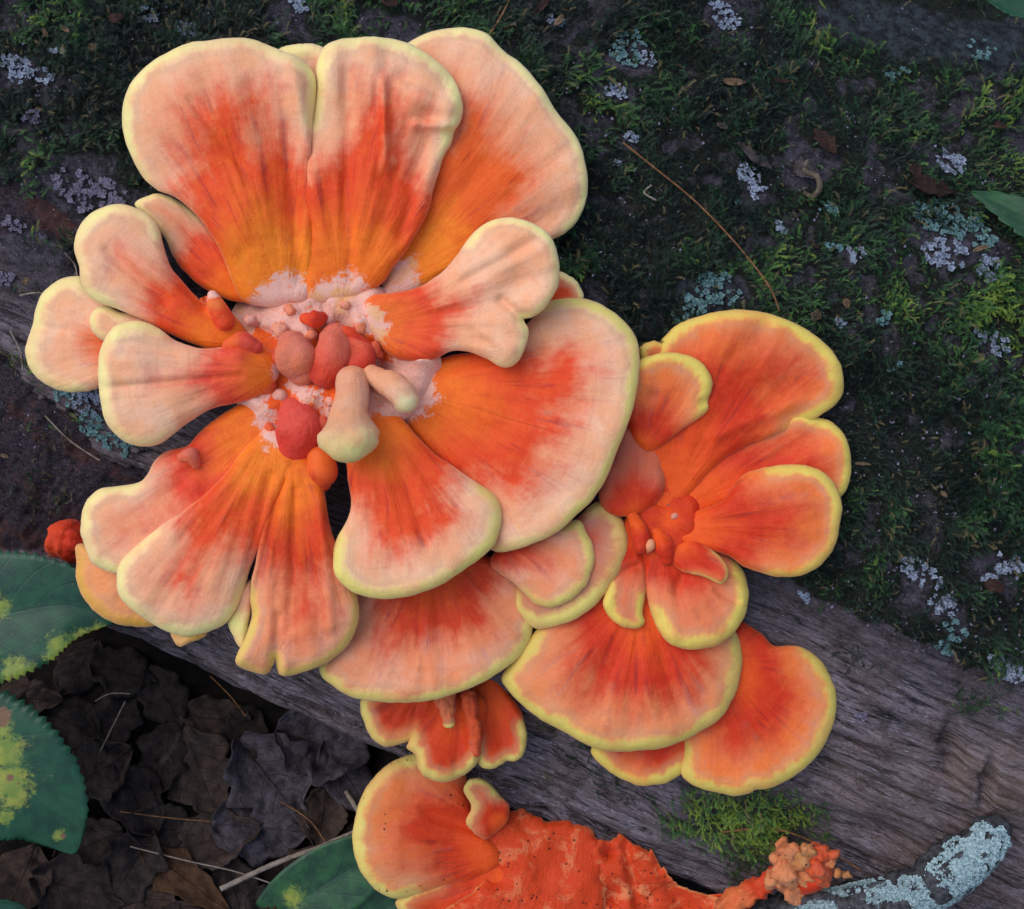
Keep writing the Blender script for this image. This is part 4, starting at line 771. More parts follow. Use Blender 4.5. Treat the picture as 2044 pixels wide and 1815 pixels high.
# ---------------------------------------------------------------- lichen
def lichen_mat(c1, c2):
    t = NT('lichen'); n = t.noise(t.vmul(t.pos(), (700.0,) * 3), 1.0, 4.0, 0.65)
    col = t.mix(t.sm(n, 0.32, 0.68), lin(*c1), lin(*c2))
    col = t.mix(t.sm(t.attr('inner'), 0.7, 0.1, 0.0, 0.5), col, lin(50, 56, 58))
    return t.done(col, 0.85, t.bump(n, 0.5, 0.0006), 0.15)
LM = {'b': lichen_mat((92, 100, 116), (156, 164, 180)), 't': lichen_mat((62, 92, 94), (112, 144, 142)), 'p': lichen_mat((84, 76, 90), (126, 118, 138)), 'w': lichen_mat((108, 134, 140), (176, 198, 200))}
def flakes(px, py, r, seed, surf_fn, fmin=3.0, fmax=8.0, dens=1.0, sq=0.7, rot=25):
    g = np.random.default_rng(seed)
    n = max(4, int(dens * (r / 4.4) ** 2))
    an = g.uniform(0, 2 * np.pi, n); rr = r * np.sqrt(g.random(n))
    ex = np.cos(an) * rr; ey = np.sin(an) * rr * sq
    c, s_ = math.cos(math.radians(rot)), math.sin(math.radians(rot))
    x = px + ex * c - ey * s_; y = py + ex * s_ + ey * c
    keep = fbm(x / 16, y / 16, 3, seed % 50) > -0.22
    x, y = x[keep], y[keep]
    if len(x) < 3: x = np.array([px, px + 4, px - 4.]); y = np.array([py, py + 3, py - 2.])
    p, nr = surf_fn(x, y)
    V = []; F = []; IN = []
    M = 9
    for i in range(len(x)):
        rad = g.uniform(fmin, fmax)
        nn = nr[i] + g.normal(0, 0.15, 3); nn /= np.linalg.norm(nn)
        e1 = np.cross(nn, [0.3, 1, 0.1]); e1 /= np.linalg.norm(e1); e2 = np.cross(nn, e1)
        b = len(V); cpt = p[i] + nr[i] * g.uniform(2.0, 5.0)
        V.append(cpt); IN.append(0.0)
        ph0 = g.uniform(0, 6)
        for k in range(M):
            a = ph0 + 2 * math.pi * k / M
            q = rad * (1.0 if k % 2 else 0.66) * g.uniform(0.8, 1.2)
            V.append(cpt + e1 * math.cos(a) * q + e2 * math.sin(a) * q + nn * g.uniform(0.3, 2.4)); IN.append(1.0)
        for k in range(M): F.append((b, b + 1 + k, b + 1 + (k + 1) % M))
    return np.array(V), np.array(F), np.array(IN)
def log_surf(x, y): return surf(x, y, 2.0)
LICH = [(375, 62, 26, 'b'), (30, 138, 38, 'b'), (88, 152, 22, 'b'), (58, 228, 26, 'p'), (598, 12, 24, 'b'), (150, 372, 46, 'p'), (215, 388, 40, 'p'), (185, 425, 30, 'p'), (20, 440, 30, 'p'), (12, 560, 22, 'p'), (178, 800, 38, 'b'), (132, 790, 24, 't'), (222, 862, 40, 't'), (182, 842, 30, 't'), (252, 888, 22, 't'),
        (1250, 100, 42, 't'), (1290, 120, 24, 'b'), (1228, 182, 22, 'b'), (1262, 274, 14, 'b'), (1440, 40, 34, 'b'), (1496, 350, 26, 'b'), (1512, 386, 24, 'b'), (1470, 408, 12, 't'), (1700, 512, 22, 'b'), (1556, 458, 16, 'b'), (1900, 326, 32, 'b'), (1880, 300, 16, 'b'), (1868, 438, 50, 't'), (1940, 470, 44, 't'), (1880, 510, 46, 'b'), (1970, 545, 36, 'b'),
        (1386, 612, 28, 't'), (1354, 636, 20, 't'), (1430, 578, 46, 't'), (1674, 646, 15, 'b'), (1982, 690, 32, 'b'), (1955, 672, 18, 'b'), (1782, 736, 16, 't'), (1818, 1128, 30, 'b'), (1846, 1150, 28, 'b'), (1878, 1200, 30, 'b'), (1898, 1252, 32, 't'), (1880, 1290, 22, 't'), (2012, 1128, 34, 'b'), (1972, 1160, 24, 'b'), (2018, 1340, 30, 'b'), (1985, 1310, 18, 'b'),
        (1650, 420, 20, 't'), (1800, 150, 30, 't'), (1950, 110, 30, 't'), (1230, 330, 12, 'b'), (120, 110, 14, 'b'), (300, 30, 16, 'b'), (1110, 40, 16, 'b'), (1660, 500, 18, 't'), (1760, 640, 16, 't'), (1585, 1060, 22, 'b'), (1600, 1195, 18, 'b'), (1720, 1430, 16, 'p'), (1640, 1395, 18, 'p')]
MARKS = [(375, 90, 'above the top-most peach lobes'), (60, 200, 'on bark beyond the largest rosette'), (180, 400, 'beside the small peach lobes'), (200, 840, 'under the outermost pale lobes'), (1250, 140, 'between the largest rosette and the pine needle'), (1440, 60, 'near the curled tan scrap'), (1500, 380, 'beside the curled tendril'), (1640, 440, 'between tendril and funnel-shaped rosette'), (1890, 330, 'beside the dark leaf strip'), (1910, 480, 'below the green pointed leaf'), (1400, 600, 'at the tip of the pine needle'), (1700, 660, 'above the funnel-shaped rosette'), (1980, 690, 'on thick moss past the funnel-shaped rosette'), (1830, 1150, 'where moss ends at bare wood'), (1890, 1260, 'lowest in the moss, on the bare wood edge'), (2000, 1140, 'around the reddish leaf scrap'), (2010, 1330, 'at the lower moss border'), (1870, 130, 'on the grey bark of the log top'), (600, 20, 'on bark above the notch between peach lobes'), (1600, 1130, 'under the funnel-shaped rosette'), (1680, 1420, 'beside the two-lobed bracket'), (20, 520, 'on reddish rotten bark'), (1110, 40, 'beside the dry grass stem')]
def near(x, y): return min(MARKS, key=lambda m: (m[0] - x) ** 2 + (m[1] - y) ** 2)[2]
def size_word(r): return 'tiny' if r < 17 else 'small' if r < 27 else 'medium' if r < 37 else 'broad'
LLAB = {'b': 'blue-grey flaky lichen patch', 't': 'teal-green lichen patch', 'p': 'pinkish-grey lichen crust'}
for i, (x, y, r, c) in enumerate(LICH):
    V, F, IN = flakes(x, y, r, 100 + i, log_surf)
    o = mesh_obj('lichen_patch', toW(V), F, LM[c], None, attrs=dict(inner=IN), smooth=False)
    tag(o, size_word(r) + ' ' + LLAB[c] + ' ' + near(x, y), 'lichen', {'b': 'blue-grey lichen patches', 't': 'teal lichen patches', 'p': 'pinkish lichen crusts'}[c])

# ---------------------------------------------------------------- lichen-covered dead branch at the lower right
def tube_view(pts, N=20, M=60, rough=0.0, seed=1, sq=1.0):
    c = catmull(pts, M, closed=False); C = P(c[:, 0], c[:, 1], c[:, 2]); R = c[:, 3]
    T = np.gradient(C, axis=0); T /= np.linalg.norm(T, axis=1)[:, None]
    ph = np.linspace(0, 2 * np.pi, N, endpoint=False); V = []
    for i in range(M):
        side = np.cross(T[i], [0, 0, 1.0]); side /= np.linalg.norm(side); up = np.cross(side, T[i])
        rr = R[i] * (1 + rough * fbm(ph * 2 + 5 + 0 * ph, np.full(N, i * 0.22), 3, seed))
        V.append(C[i] + rr[:, None] * (np.cos(ph)[:, None] * side + sq * np.sin(ph)[:, None] * up))
    V.append(C[:1]); V.append(C[-1:]); V = np.concatenate(V)
    idx = np.arange(M * N).reshape(M, N); nxt = np.roll(np.arange(N), -1)
    Q = np.concatenate([np.stack([a, a[nxt], b, b], 1)[:, :0] for a, b in zip(idx[:1], idx[1:2])] or [])
    Q = np.concatenate([np.stack([a, b, b[nxt], a[nxt]], 1) for a, b in zip(idx[:-1], idx[1:])])
    e0, e1 = M * N, M * N + 1
    Tt = np.concatenate([np.stack([np.full(N, e0), idx[0], idx[0][nxt]], 1), np.stack([np.full(N, e1), idx[-1][nxt], idx[-1]], 1)])
    return V, [Q[:, ::-1], Tt[:, ::-1]], C, R
def zl(x, y): return float(log_z(np.array(float(x)), np.array(float(y))))
def bark_mat(c1, c2, name='twig_bark', sc=300.0):
    t = NT(name); n = t.noise(t.vmul(t.pos(), (sc,) * 3), 1.0, 4.0, 0.65)
    return t.done(t.mix(t.sm(n, 0.3, 0.7), lin(*c1), lin(*c2)), 0.8, t.bump(n, 0.7, 0.0012), 0.25)
BR = thing('dead_branch', 'broken dead branch crusted with pale blue-green lichen, lying against the log', 'branch', P(1750, 1800, zl(1750, 1800)))
bp = [(1440, 1870, zl(1440, 1870) + 70, 60), (1560, 1840, zl(1560, 1840) + 60, 58), (1700, 1815, zl(1700, 1815) + 56, 52), (1830, 1775, zl(1830, 1775) + 50, 50), (1920, 1715, zl(1920, 1715) + 46, 48), (1985, 1660, zl(1985, 1660) + 40, 34), (2006, 1636, zl(2006, 1636) + 34, 14)]
V, F, C, R = tube_view(bp, 28, 80, 0.35, 9)
mesh_obj('wood', toW(V), F, bark_mat((26, 26, 28), (78, 78, 82), 'dark_bark'), BR)
def branch_surf(x, y):
    j = np.argmin((C[None, :, 0] - P(x, y, -90)[:, 0:1]) ** 2 + (C[None, :, 1] - P(x, y, -90)[:, 1:2]) ** 2, axis=1)
    q = P(x, y, C[j, 2]); off = q - C[j]; lat = np.clip(np.linalg.norm(off[:, :2], axis=1) / R[j], 0, 0.95)
    up = np.sqrt(1 - lat ** 2)
    dirn = np.stack([off[:, 0] / R[j], off[:, 1] / R[j], up], 1); dirn /= np.linalg.norm(dirn, axis=1)[:, None]
    return C[j] + dirn * R[j][:, None] * 1.06, dirn
for i, (x, y, r, c) in enumerate([(1740, 1790, 46, 'b'), (1820, 1780, 50, 'b'), (1600, 1812, 40, 'b'), (1960, 1670, 40, 'b'), (1900, 1700, 40, 'b'), (1880, 1790, 40, 'b'), (1660, 1830, 40, 'b'), (1640, 1800, 50, 't'), (1700, 1795, 60, 'b'), (1770, 1800, 40, 't'), (1860, 1765, 56, 'b'), (1890, 1740, 62, 't'), (1935, 1705, 52, 'b'), (1850, 1800, 40, 'b'), (1560, 1815, 26, 't'), (1800, 1770, 34, 'b'), (1975, 1680, 30, 't'), (1910, 1780, 34, 't')]):
    V, F, IN = flakes(x, y, r, 400 + i, branch_surf, 3.0, 7, 3.4, 0.7, -32)
    mesh_obj('lichen_crust', toW(V), F, LM['w'], BR, attrs=dict(inner=IN), smooth=False)

# ---------------------------------------------------------------- green leaves
def leaf_mat(spots=True, c1=(14, 54, 36), c2=(26, 76, 48)):
    t = NT('green_leaf'); ts = t.attr('lt', 'Vector')
    sep = t.n.new('ShaderNodeSeparateXYZ'); t.l.new(ts, sep.inputs[0]); tt, ss = sep.outputs[0], sep.outputs[1]
    n = t.noise(t.vmul(t.pos(), (120.0,) * 3), 1.0, 4.0, 0.6); nf = t.noise(t.vmul(t.pos(), (900.0,) * 3), 1.0, 3.0, 0.6)
    col = t.mix(t.sm(n, 0.3, 0.7), lin(*c1), lin(*c2))
    ab = t.math('ABSOLUTE', ss)
    ph = t.math('FRACT', t.math('MULTIPLY', t.math('SUBTRACT', tt, t.math('MULTIPLY', ab, 0.20)), 8.0))
    vein = t.sm(t.math('ABSOLUTE', t.math('SUBTRACT', ph, 0.5)), 0.07, 0.0)
    mid = t.sm(ab, 0.035, 0.0)
    vv = t.math('MAXIMUM', mid, t.math('MULTIPLY', vein, 0.6))
    col = t.mix(t.math('MULTIPLY', vv, 0.22), col, lin(10, 38, 26))
    sp = t.math('ADD', t.attr('spot'), t.math('ADD', t.math('MULTIPLY', t.math('SUBTRACT', nf, 0.5), 0.9), t.math('MULTIPLY', t.math('SUBTRACT', t.noise(t.vmul(t.pos(), (320.0,) * 3), 1.0, 3.0, 0.6), 0.5), 1.6)))
    col = t.mix(t.sm(sp, 0.25, 0.95, 0.0, 0.9), col, t.mix(t.sm(n, 0.35, 0.65), lin(152, 152, 58), lin(112, 132, 50)))
    brown = t.math('ADD', t.attr('brown'), t.math('MULTIPLY', t.math('SUBTRACT', nf, 0.5), 0.6))
    col = t.mix(t.sm(brown, 0.5, 0.75), col, lin(118, 84, 58))
    bp = t.bump(t.math('MULTIPLY', vv, -1.0), 0.22, 0.0005); bp = t.bump(nf, 0.25, 0.0005, bp)
    return t.done(col, 0.42, bp, 0.4)
GL = leaf_mat(); GL2 = leaf_mat(c1=(18, 52, 32), c2=(40, 84, 44))
def green_leaf(parent, name, mid, halfw, mat, teeth=30, tooth=0.07, spots=(), browns=(), fold=0.18, droop=0.0, shape=0.9, wob=6, seed=1, slant=0.0):
    c = catmull(mid, 130, closed=False); M = len(c)
    C = P(c[:, 0], c[:, 1], c[:, 2]); T = np.gradient(C, axis=0); T /= np.linalg.norm(T, axis=1)[:, None]
    ts = np.linspace(0, 1, M)
    w = halfw * np.sin(np.pi * ts ** shape) ** 0.72 * (1 - 0.25 * ts ** 6); w[0] = w[-1] = 0.4
    saw = (ts * teeth) % 1.0
    K = 17; s = np.linspace(-1, 1, K)
    V = np.zeros((M, K, 3)); lt = np.zeros((M, K, 3))
    for j, sv in enumerate(s):
        edge = sstep(abs(sv), 0.86, 1.0)
        ww = w * (1 + tooth * edge * (saw - 0.5) * 2)
        side = np.cross(np.tile([0.0, slant, 1.0], (M, 1)), T); side /= np.linalg.norm(side, axis=1)[:, None]
        nrm = np.cross(T, side)
        V[:, j] = C + side * (ww * sv)[:, None] + nrm * (fold * w * abs(sv) - droop * w * sv * sv + wob * fbm(ts * 5, np.full(M, sv * 1.6 + 4), 3, seed) * abs(sv))[:, None] + T * (abs(sv) * w * 0.14)[:, None]
        lt[:, j, 0] = ts; lt[:, j, 1] = sv
    V = V.reshape(-1, 3); x, y = toImg(V)
    sp = np.zeros(len(V)); br = np.zeros(len(V))
    for (a, b, r) in spots: sp = np.maximum(sp, np.exp(-((x - a) ** 2 + (y - b) ** 2) / r ** 2) * 1.25)
    for (a, b, r) in browns: br = np.maximum(br, np.exp(-((x - a) ** 2 + (y - b) ** 2) / r ** 2) * 1.2)
    n = len(V); idx = np.arange(n).reshape(M, K)
    Q = np.stack([idx[:-1, :-1], idx[1:, :-1], idx[1:, 1:], idx[:-1, 1:]], -1).reshape(-1, 4)
    o = mesh_obj(name, toW(V), Q, mat, parent, attrs=dict(lt=lt.reshape(-1, 3), spot=sp, brown=br))
    md = o.modifiers.new('thickness', 'SOLIDIFY'); md.thickness = 0.0004; md.offset = 0
    return o
def stem(parent, name, pts, mat, N=8, M=30):
    V, F, _, _ = tube_view(pts, N, M, 0.15, 3); return mesh_obj(name, toW(V), F, mat, parent)
STEM = bark_mat((58, 70, 40), (96, 104, 62), 'green_stem', 500.0)
gz = lambda x, y: float(ground_z(np.array(float(x)), np.array(float(y))))
PL = thing('leafy_plant', 'plant with serrated dark green leaves blotched yellow, in front of the log', 'plant', P(-420, 1640, gz(-420, 1640)))
green_leaf(PL, 'leaf', [(-300, 1290, -70), (-150, 1258, -40), (0, 1228, -36), (130, 1208, -44), (236, 1236, -62)], 134, GL, 34, 0.05,
           spots=[(30, 1345, 34), (60, 1352, 26), (120, 1302, 34), (165, 1285, 30), (200, 1268, 24), (0, 1212, 22), (150, 1290, 26), (-60, 1300, 40)], browns=[(20, 1350, 9), (148, 1292, 6), (190, 1272, 6), (175, 1286, 5)], seed=2, droop=0.1)
green_leaf(PL, 'leaf', [(-290, 1420, -80), (-140, 1470, -50), (0, 1540, -50), (90, 1610, -64), (150, 1704, -92)], 150, GL, 36, 0.05,
           spots=[(10, 1500, 40), (20, 1560, 46), (0, 1450, 26), (30, 1590, 24), (10, 1630, 18), (118, 1668, 12)], browns=[(2, 1432, 26), (22, 1550, 10), (40, 1560, 7), (126, 1668, 7)], seed=3, droop=0.12)
green_leaf(PL, 'leaf', [(-260, 1960, -110), (-120, 1880, -90), (0, 1830, -90), (52, 1812, -104)], 80, GL, 22, 0.05, seed=4)
stem(PL, 'stem', [(-420, 1640, gz(-420, 1640) - 20, 9), (-410, 1560, -150, 8), (-395, 1480, -100, 7), (-380, 1400, -80, 6)], STEM)
for q in ([(-382, 1400, -80, 5), (-340, 1330, -76, 4), (-298, 1292, -70, 3)], [(-398, 1480, -100, 5), (-340, 1440, -86, 4), (-288, 1420, -80, 3)], [(-414, 1600, -170, 5), (-340, 1800, -130, 4), (-258, 1958, -110, 3)]):
    stem(PL, 'petiole', q, STEM)
LP = thing('broad_leaf_seedling', 'smooth glossy green leaves rising from the litter beside the spotted old fungus', 'plant', P(560, 1990, gz(560, 1990)))
green_leaf(LP, 'leaf', [(500, 1900, -330), (560, 1830, -300), (650, 1765, -286), (740, 1715, -290), (840, 1690, -310)], 84, GL2, 1, 0.0, seed=6, spots=[(585, 1790, 22)], fold=0.12)
green_leaf(LP, 'leaf', [(640, 1960, -330), (700, 1880, -310), (770, 1815, -306), (860, 1780, -320)], 66, GL2, 1, 0.0, seed=7, fold=0.12)
green_leaf(LP, 'leaf', [(520, 1880, -330), (534, 1820, -310), (546, 1765, -310)], 16, GL2, 1, 0.0, seed=8)
green_leaf(LP, 'leaf', [(490, 1890, -330), (500, 1830, -316), (490, 1800, -316)], 12, GL2, 1, 0.0, seed=9)
for q in ([(560, 1990, gz(560, 1990), 5), (540, 1950, -340, 5), (500, 1900, -330, 3)], [(562, 1990, gz(562, 1990), 5), (610, 1980, -340, 5), (640, 1960, -330, 3)]): stem(LP, 'petiole', q, STEM)
R1 = thing('overhanging_leaf', 'dull green pointed leaf with wavy edge, reaching over the mossy log', 'leaf', P(2120, 470, zl(2120, 470)))
zr = zl(2000, 430)
green_leaf(R1, 'blade', [(2260, 520, zr + 90), (2160, 490, zr + 76), (2060, 440, zr + 60), (1990, 405, zr + 46), (1938, 384, zr + 40)], 44, GL2, 9, 0.10, seed=11)
stem(R1, 'petiole', [(2400, 560, zr + 60, 4), (2320, 545, zr + 84, 4), (2258, 520, zr + 90, 3)], STEM)
R2 = thing('overhanging_leaf', 'bright green toothed leaf tip beside the grey bark of the log', 'leaf', P(2120, -60, zl(2100, -60)))
green_leaf(R2, 'blade', [(2300, -120, 30), (2200, -70, 40), (2100, -20, 40), (2030, 4, 36), (1966, -4, 30)], 56, GL, 26, 0.08, seed=12)
stem(R2, 'petiole', [(2420, -180, -60, 4), (2360, -150, 0, 4), (2298, -120, 30, 3)], STEM)

# ---------------------------------------------------------------- dead leaves and litter
def dead_mat(c1, c2, c3, seed):
    t = NT('dead_leaf'); pos = t.vadd(t.vmul(t.pos(), (100.0,) * 3), (seed * 3.1, seed * 1.7, 0))
    n = t.noise(pos, 1.6, 5.0, 0.65); nf = t.noise(pos, 9.0, 4.0, 0.7); lt = t.attr('lt', 'Vector')
    sep = t.n.new('ShaderNodeSeparateXYZ'); t.l.new(lt, sep.inputs[0])
    ab = t.math('ABSOLUTE', sep.outputs[1])
    ph = t.math('FRACT', t.math('MULTIPLY', t.math('SUBTRACT', sep.outputs[0], t.math('MULTIPLY', ab, 0.3)), 6.0))
    vein = t.math('MAXIMUM', t.sm(t.math('ABSOLUTE', t.math('SUBTRACT', ph, 0.5)), 0.06, 0.0), t.sm(ab, 0.06, 0.0))
    col = t.mix(t.sm(n, 0.3, 0.7), lin(*c1), lin(*c2)); col = t.mix(t.sm(nf, 0.58, 0.74, 0.0, 0.8), col, lin(*c3))
    col = t.mix(t.math('MULTIPLY', vein, 0.4), col, lin(36, 28, 26))
    hole = t.sm(t.voro(pos, 3.0), 0.14, 0.09)
    col = t.mix(t.math('MULTIPLY', hole, t.sm(n, 0.5, 0.56)), col, lin(14, 11, 11))
    bp = t.bump(vein, 0.5, 0.001); bp = t.bump(nf, 0.6, 0.0012, bp)
    return t.done(col, 0.88, bp, 0.12)
DM = [dead_mat((50, 44, 46), (86, 78, 84), (128, 122, 130), 1), dead_mat((48, 38, 34), (78, 64, 56), (112, 100, 90), 2), dead_mat((34, 28, 27), (60, 50, 46), (90, 80, 76), 3), dead_mat((56, 38, 26), (84, 60, 42), (110, 88, 66), 4)]
def dead_leaf(x, y, L, W, rot, mat, seed, lift=10, lobes=0, zfn=None, curl=0.5, tilt=(0, 0), pitch=0.0):
    g = np.random.default_rng(seed)
    M, K = 40, 15
    ts = np.linspace(0, 1, M); s = np.linspace(-1, 1, K)
    w = W * np.sin(np.pi * np.clip(ts, 0.01, 0.99) ** 0.85) ** 0.7
    if lobes: w = w * (0.70 + 0.30 * np.abs(np.cos(np.pi * lobes * ts + 0.4)))
    w = w * (1 + 0.34 * fbm(ts * 7, ts * 0 + 2, 3, seed % 40))
    Tm, Sm = np.meshgrid(ts, s, indexing='ij')
    u = (Tm - 0.5) * L; v = Sm * w[:, None]
    h = curl * W * (Sm ** 2) * 0.5 * np.cos(3 * Tm + seed) + 0.16 * W * np.abs(Sm) + 0.50 * W * curl * fbm(Tm * 2.4 + seed, Sm * 1.2, 3, seed % 37) + 0.10 * W * fbm(Tm * 7, Sm * 3.5, 2, seed % 31) + pitch * u
    c, sn = math.cos(math.radians(rot)), math.sin(math.radians(rot))
    cz = zfn(x, y)
    X = u * c - v * sn; Y = u * sn + v * c
    # lie along the local slope
    e = 20.0
    gx = (zfn(x + e, y) - zfn(x - e, y)) / (2 * e); gy = (zfn(x, y + e) - zfn(x, y - e)) / (2 * e)
    pc = P(x, y, cz)
    nrm = np.array([-gx, gy, 1.0]); nrm /= np.linalg.norm(nrm)
    ex = np.array([1, 0, gx]); ex /= np.linalg.norm(ex); ey = np.cross(nrm, ex)
    V = pc + X[..., None] * ex - Y[..., None] * ey + (h - h.min() * 0.5 + lift)[..., None] * nrm
    V = V.reshape(-1, 3)
    idx = np.arange(M * K).reshape(M, K)
    Q = np.stack([idx[:-1, :-1], idx[1:, :-1], idx[1:, 1:], idx[:-1, 1:]], -1).reshape(-1, 4)
    o = mesh_obj('dead_leaf', toW(V), Q, mat, None, attrs=dict(lt=np.stack([Tm.ravel(), Sm.ravel(), 0 * Sm.ravel()], 1)))
    md = o.modifiers.new('thickness', 'SOLIDIFY'); md.thickness = 0.0005; md.offset = 0
    return o
LMARK = [(60, 1420, 'between the two big serrated leaves'), (200, 1340, 'under the tip of the upper serrated leaf'), (400, 1430, 'against the foot of the log'), (120, 1520, 'behind the lower serrated leaf'), (250, 1560, 'beside the tip of the lower serrated leaf'), (420, 1590, 'in the middle of the litter'), (120, 1740, 'below the lower serrated leaf'), (330, 1720, 'beside the tan striped leaf'), (470, 1760, 'at the lower end of the dry twig'), (660, 1650, 'along the upper half of the dry twig'), (620, 1790, 'beside the glossy seedling'), (760, 1800, 'under the spotted old fungus')]
def lnear(x, y): return min(LMARK, key=lambda m: (m[0] - x) ** 2 + (m[1] - y) ** 2)[2]
def leaf_label(m, lb, L, x, y): return ('large ' if L > 175 else 'small ' if L < 145 else '') + ['grey', 'brown', 'dark brown', 'tan'][m] + (' lobed' if lb else ' oval') + ' dead leaf ' + lnear(x, y)
DL = [(640, 1500, 210, 92, 22, 0, 0, 26, 'broad purple-grey dead leaf lying highest in the litter against the log'),
      (540, 1570, 230, 84, 55, 0, 4, 20, 'grey lobed dead leaf with pale mould specks in the litter'),
      (690, 1560, 180, 60, 62, 0, 0, 22, 'bluish-grey curled dead leaf next to the spotted old fungus'),
      (520, 1660, 200, 70, 8, 0, 0, 16, 'smooth grey-brown dead leaf with small dark holes near the dry stem'),
      (400, 1550, 200, 74, 70, 1, 3, 14, None), (330, 1520, 160, 60, 100, 2, 3, 8, None), (270, 1600, 180, 60, 60, 2, 0, 6, None), (430, 1680, 190, 56, -10, 1, 0, 8, None),
      (370, 1760, 220, 40, 38, 3, 0, 14, 'narrow tan striped dead leaf curled in the litter'), (260, 1740, 170, 60, 120, 2, 0, 6, None), (160, 1780, 190, 60, 20, 2, 3, 6, None), (600, 1760, 150, 52, 140, 1, 0, 4, None), (470, 1790, 160, 50, 75, 2, 0, 4, None),
      (120, 1440, 190, 66, 30, 2, 0, 4, None), (60, 1400, 140, 50, 10, 1, 3, 0, None), (230, 1440, 150, 50, 100, 2, 0, -4, None), (200, 1540, 150, 56, -30, 1, 0, 0, None), (640, 1640, 130, 46, 100, 1, 0, 12, None), (480, 1480, 140, 50, 120, 2, 3, 4, None), (330, 1660, 150, 50, 10, 2, 0, 4, None), (560, 1820, 150, 50, 20, 2, 0, 2, None), (100, 1640, 150, 50, 50, 2, 0, 2, None), (180, 1690, 140, 50, 160, 1, 0, 4, None), (690, 1690, 120, 40, 30, 2, 0, 0, None), (300, 1830, 160, 50, 60, 1, 0, 2, None), (40, 1770, 160, 50, 110, 1, 0, 2, None), (780, 1830, 160, 50, 60, 2, 0, 0, None), (740, 1780, 140, 46, 10, 1, 3, 0, None), (250, 1350, 150, 50, 20, 2, 0, 0, None), (330, 1400, 150, 54, 60, 2, 3, 0, None), (160, 1340, 140, 50, 120, 2, 0, 0, None), (430, 1440, 150, 52, 10, 1, 0, 0, None), (90, 1520, 150, 54, 80, 2, 0, 0, None), (20, 1480, 150, 54, 10, 2, 0, 0, None)]
for i, (x, y, L, W, rot, m, lb, lift, lab) in enumerate(DL):
    o = dead_leaf(x, y, L * 1.1, W * 1.15, rot, DM[m], 200 + i * 7, lift + 14, lb, gz, 0.6)
    tag(o, lab or leaf_label(m, lb, L, x, y), 'leaf', None if lab else 'brown dead leaves in the litter')

# bits of dead leaf and bark caught in the moss
TAN = [dead_mat((84, 66, 50), (126, 104, 82), (170, 150, 128), 7), dead_mat((44, 31, 28), (68, 48, 42), (104, 80, 70), 8), dead_mat((52, 44, 44), (88, 80, 80), (124, 118, 118), 9)]
DB = [(1462, 176, 46, 9, 8, 0, 'small curled tan leaf scrap on the moss'), (1115, 52, 34, 7, -60, 0, 'tiny pinkish leaf scrap on the moss above the big rosette'), (1850, 378, 110, 18, 8, 1, 'dark reddish-brown leaf strip on the moss near the green pointed leaf'), (1822, 352, 34, 13, 70, 1, 'small red-brown leaf flake with pale spot beside the dark strip'), (1640, 292, 70, 17, 60, 1, 'crumpled brown leaf in the moss beside the curled grey one'), (1604, 350, 56, 24, 70, 2, 'curled grey-brown striped leaf with rolled edge in the moss'), (1500, 320, 90, 10, 38, 2, 'thin grey bark splinter in the moss'), (1622, 628, 24, 10, 20, 0, 'tiny orange-tan leaf scrap above the funnel-shaped rosette'), (1980, 1168, 40, 12, 20, 1, 'small reddish leaf scrap among grey lichen'), (1440, 262, 26, 6, 40, 2, None), (1554, 170, 40, 5, 5, 1, None), (190, 100, 18, 6, 20, 0, None), (140, 70, 22, 5, 40, 0, None), (100, 70, 20, 5, 60, 0, None), (780, 12, 40, 12, 30, 1, None), (240, 45, 34, 10, 0, 1, None), (1880, 990, 16, 4, 45, 0, None), (1720, 925, 30, 3, 4, 0, None), (1950, 505, 40, 5, -20, 0, None), (60, 560, 22, 6, -30, 0, None), (20, 905, 22, 5, 10, 0, None), (1080, 20, 60, 8, -50, 1, None), (1620, 500, 24, 6, 30, 1, None), (1690, 610, 22, 6, 70, 0, None), (1990, 260, 26, 8, 50, 1, None)]
def ls(x, y):
    return float(surf(np.array([float(x)]), np.array([float(y)]))[0][0, 2])
for i, (x, y, L, W, rot, m, lab) in enumerate(DB):
    o = dead_leaf(x, y, L, W, rot, TAN[m], 700 + i * 5, 15, 0, ls, 0.9)
    o.name = 'leaf_scrap'
    tag(o, lab or 'tiny ' + ['tan', 'reddish-brown', 'grey'][m] + ' leaf scrap ' + near(x, y), 'leaf', None if lab else 'tiny leaf scraps in the moss')
# the rolled stalk ring beside the curled leaf
o = mesh_obj('curled_tendril', *(lambda r: (toW(r[0]), r[1]))(tube_view([(1612, 322, ls(1612, 322) + 24, 5), (1606, 342, ls(1606, 342) + 34, 5), (1630, 352, ls(1630, 352) + 38, 6), (1636, 376, ls(1636, 376) + 30, 6), (1622, 392, ls(1622, 392) + 20, 5), (1606, 384, ls(1606, 384) + 16, 4)], 10, 40, 0.2, 4)), bark_mat((64, 52, 44), (104, 90, 76), 'dry_stalk'), None)
tag(o, 'curled pale brown stalk looped round the striped leaf in the moss', 'stalk')

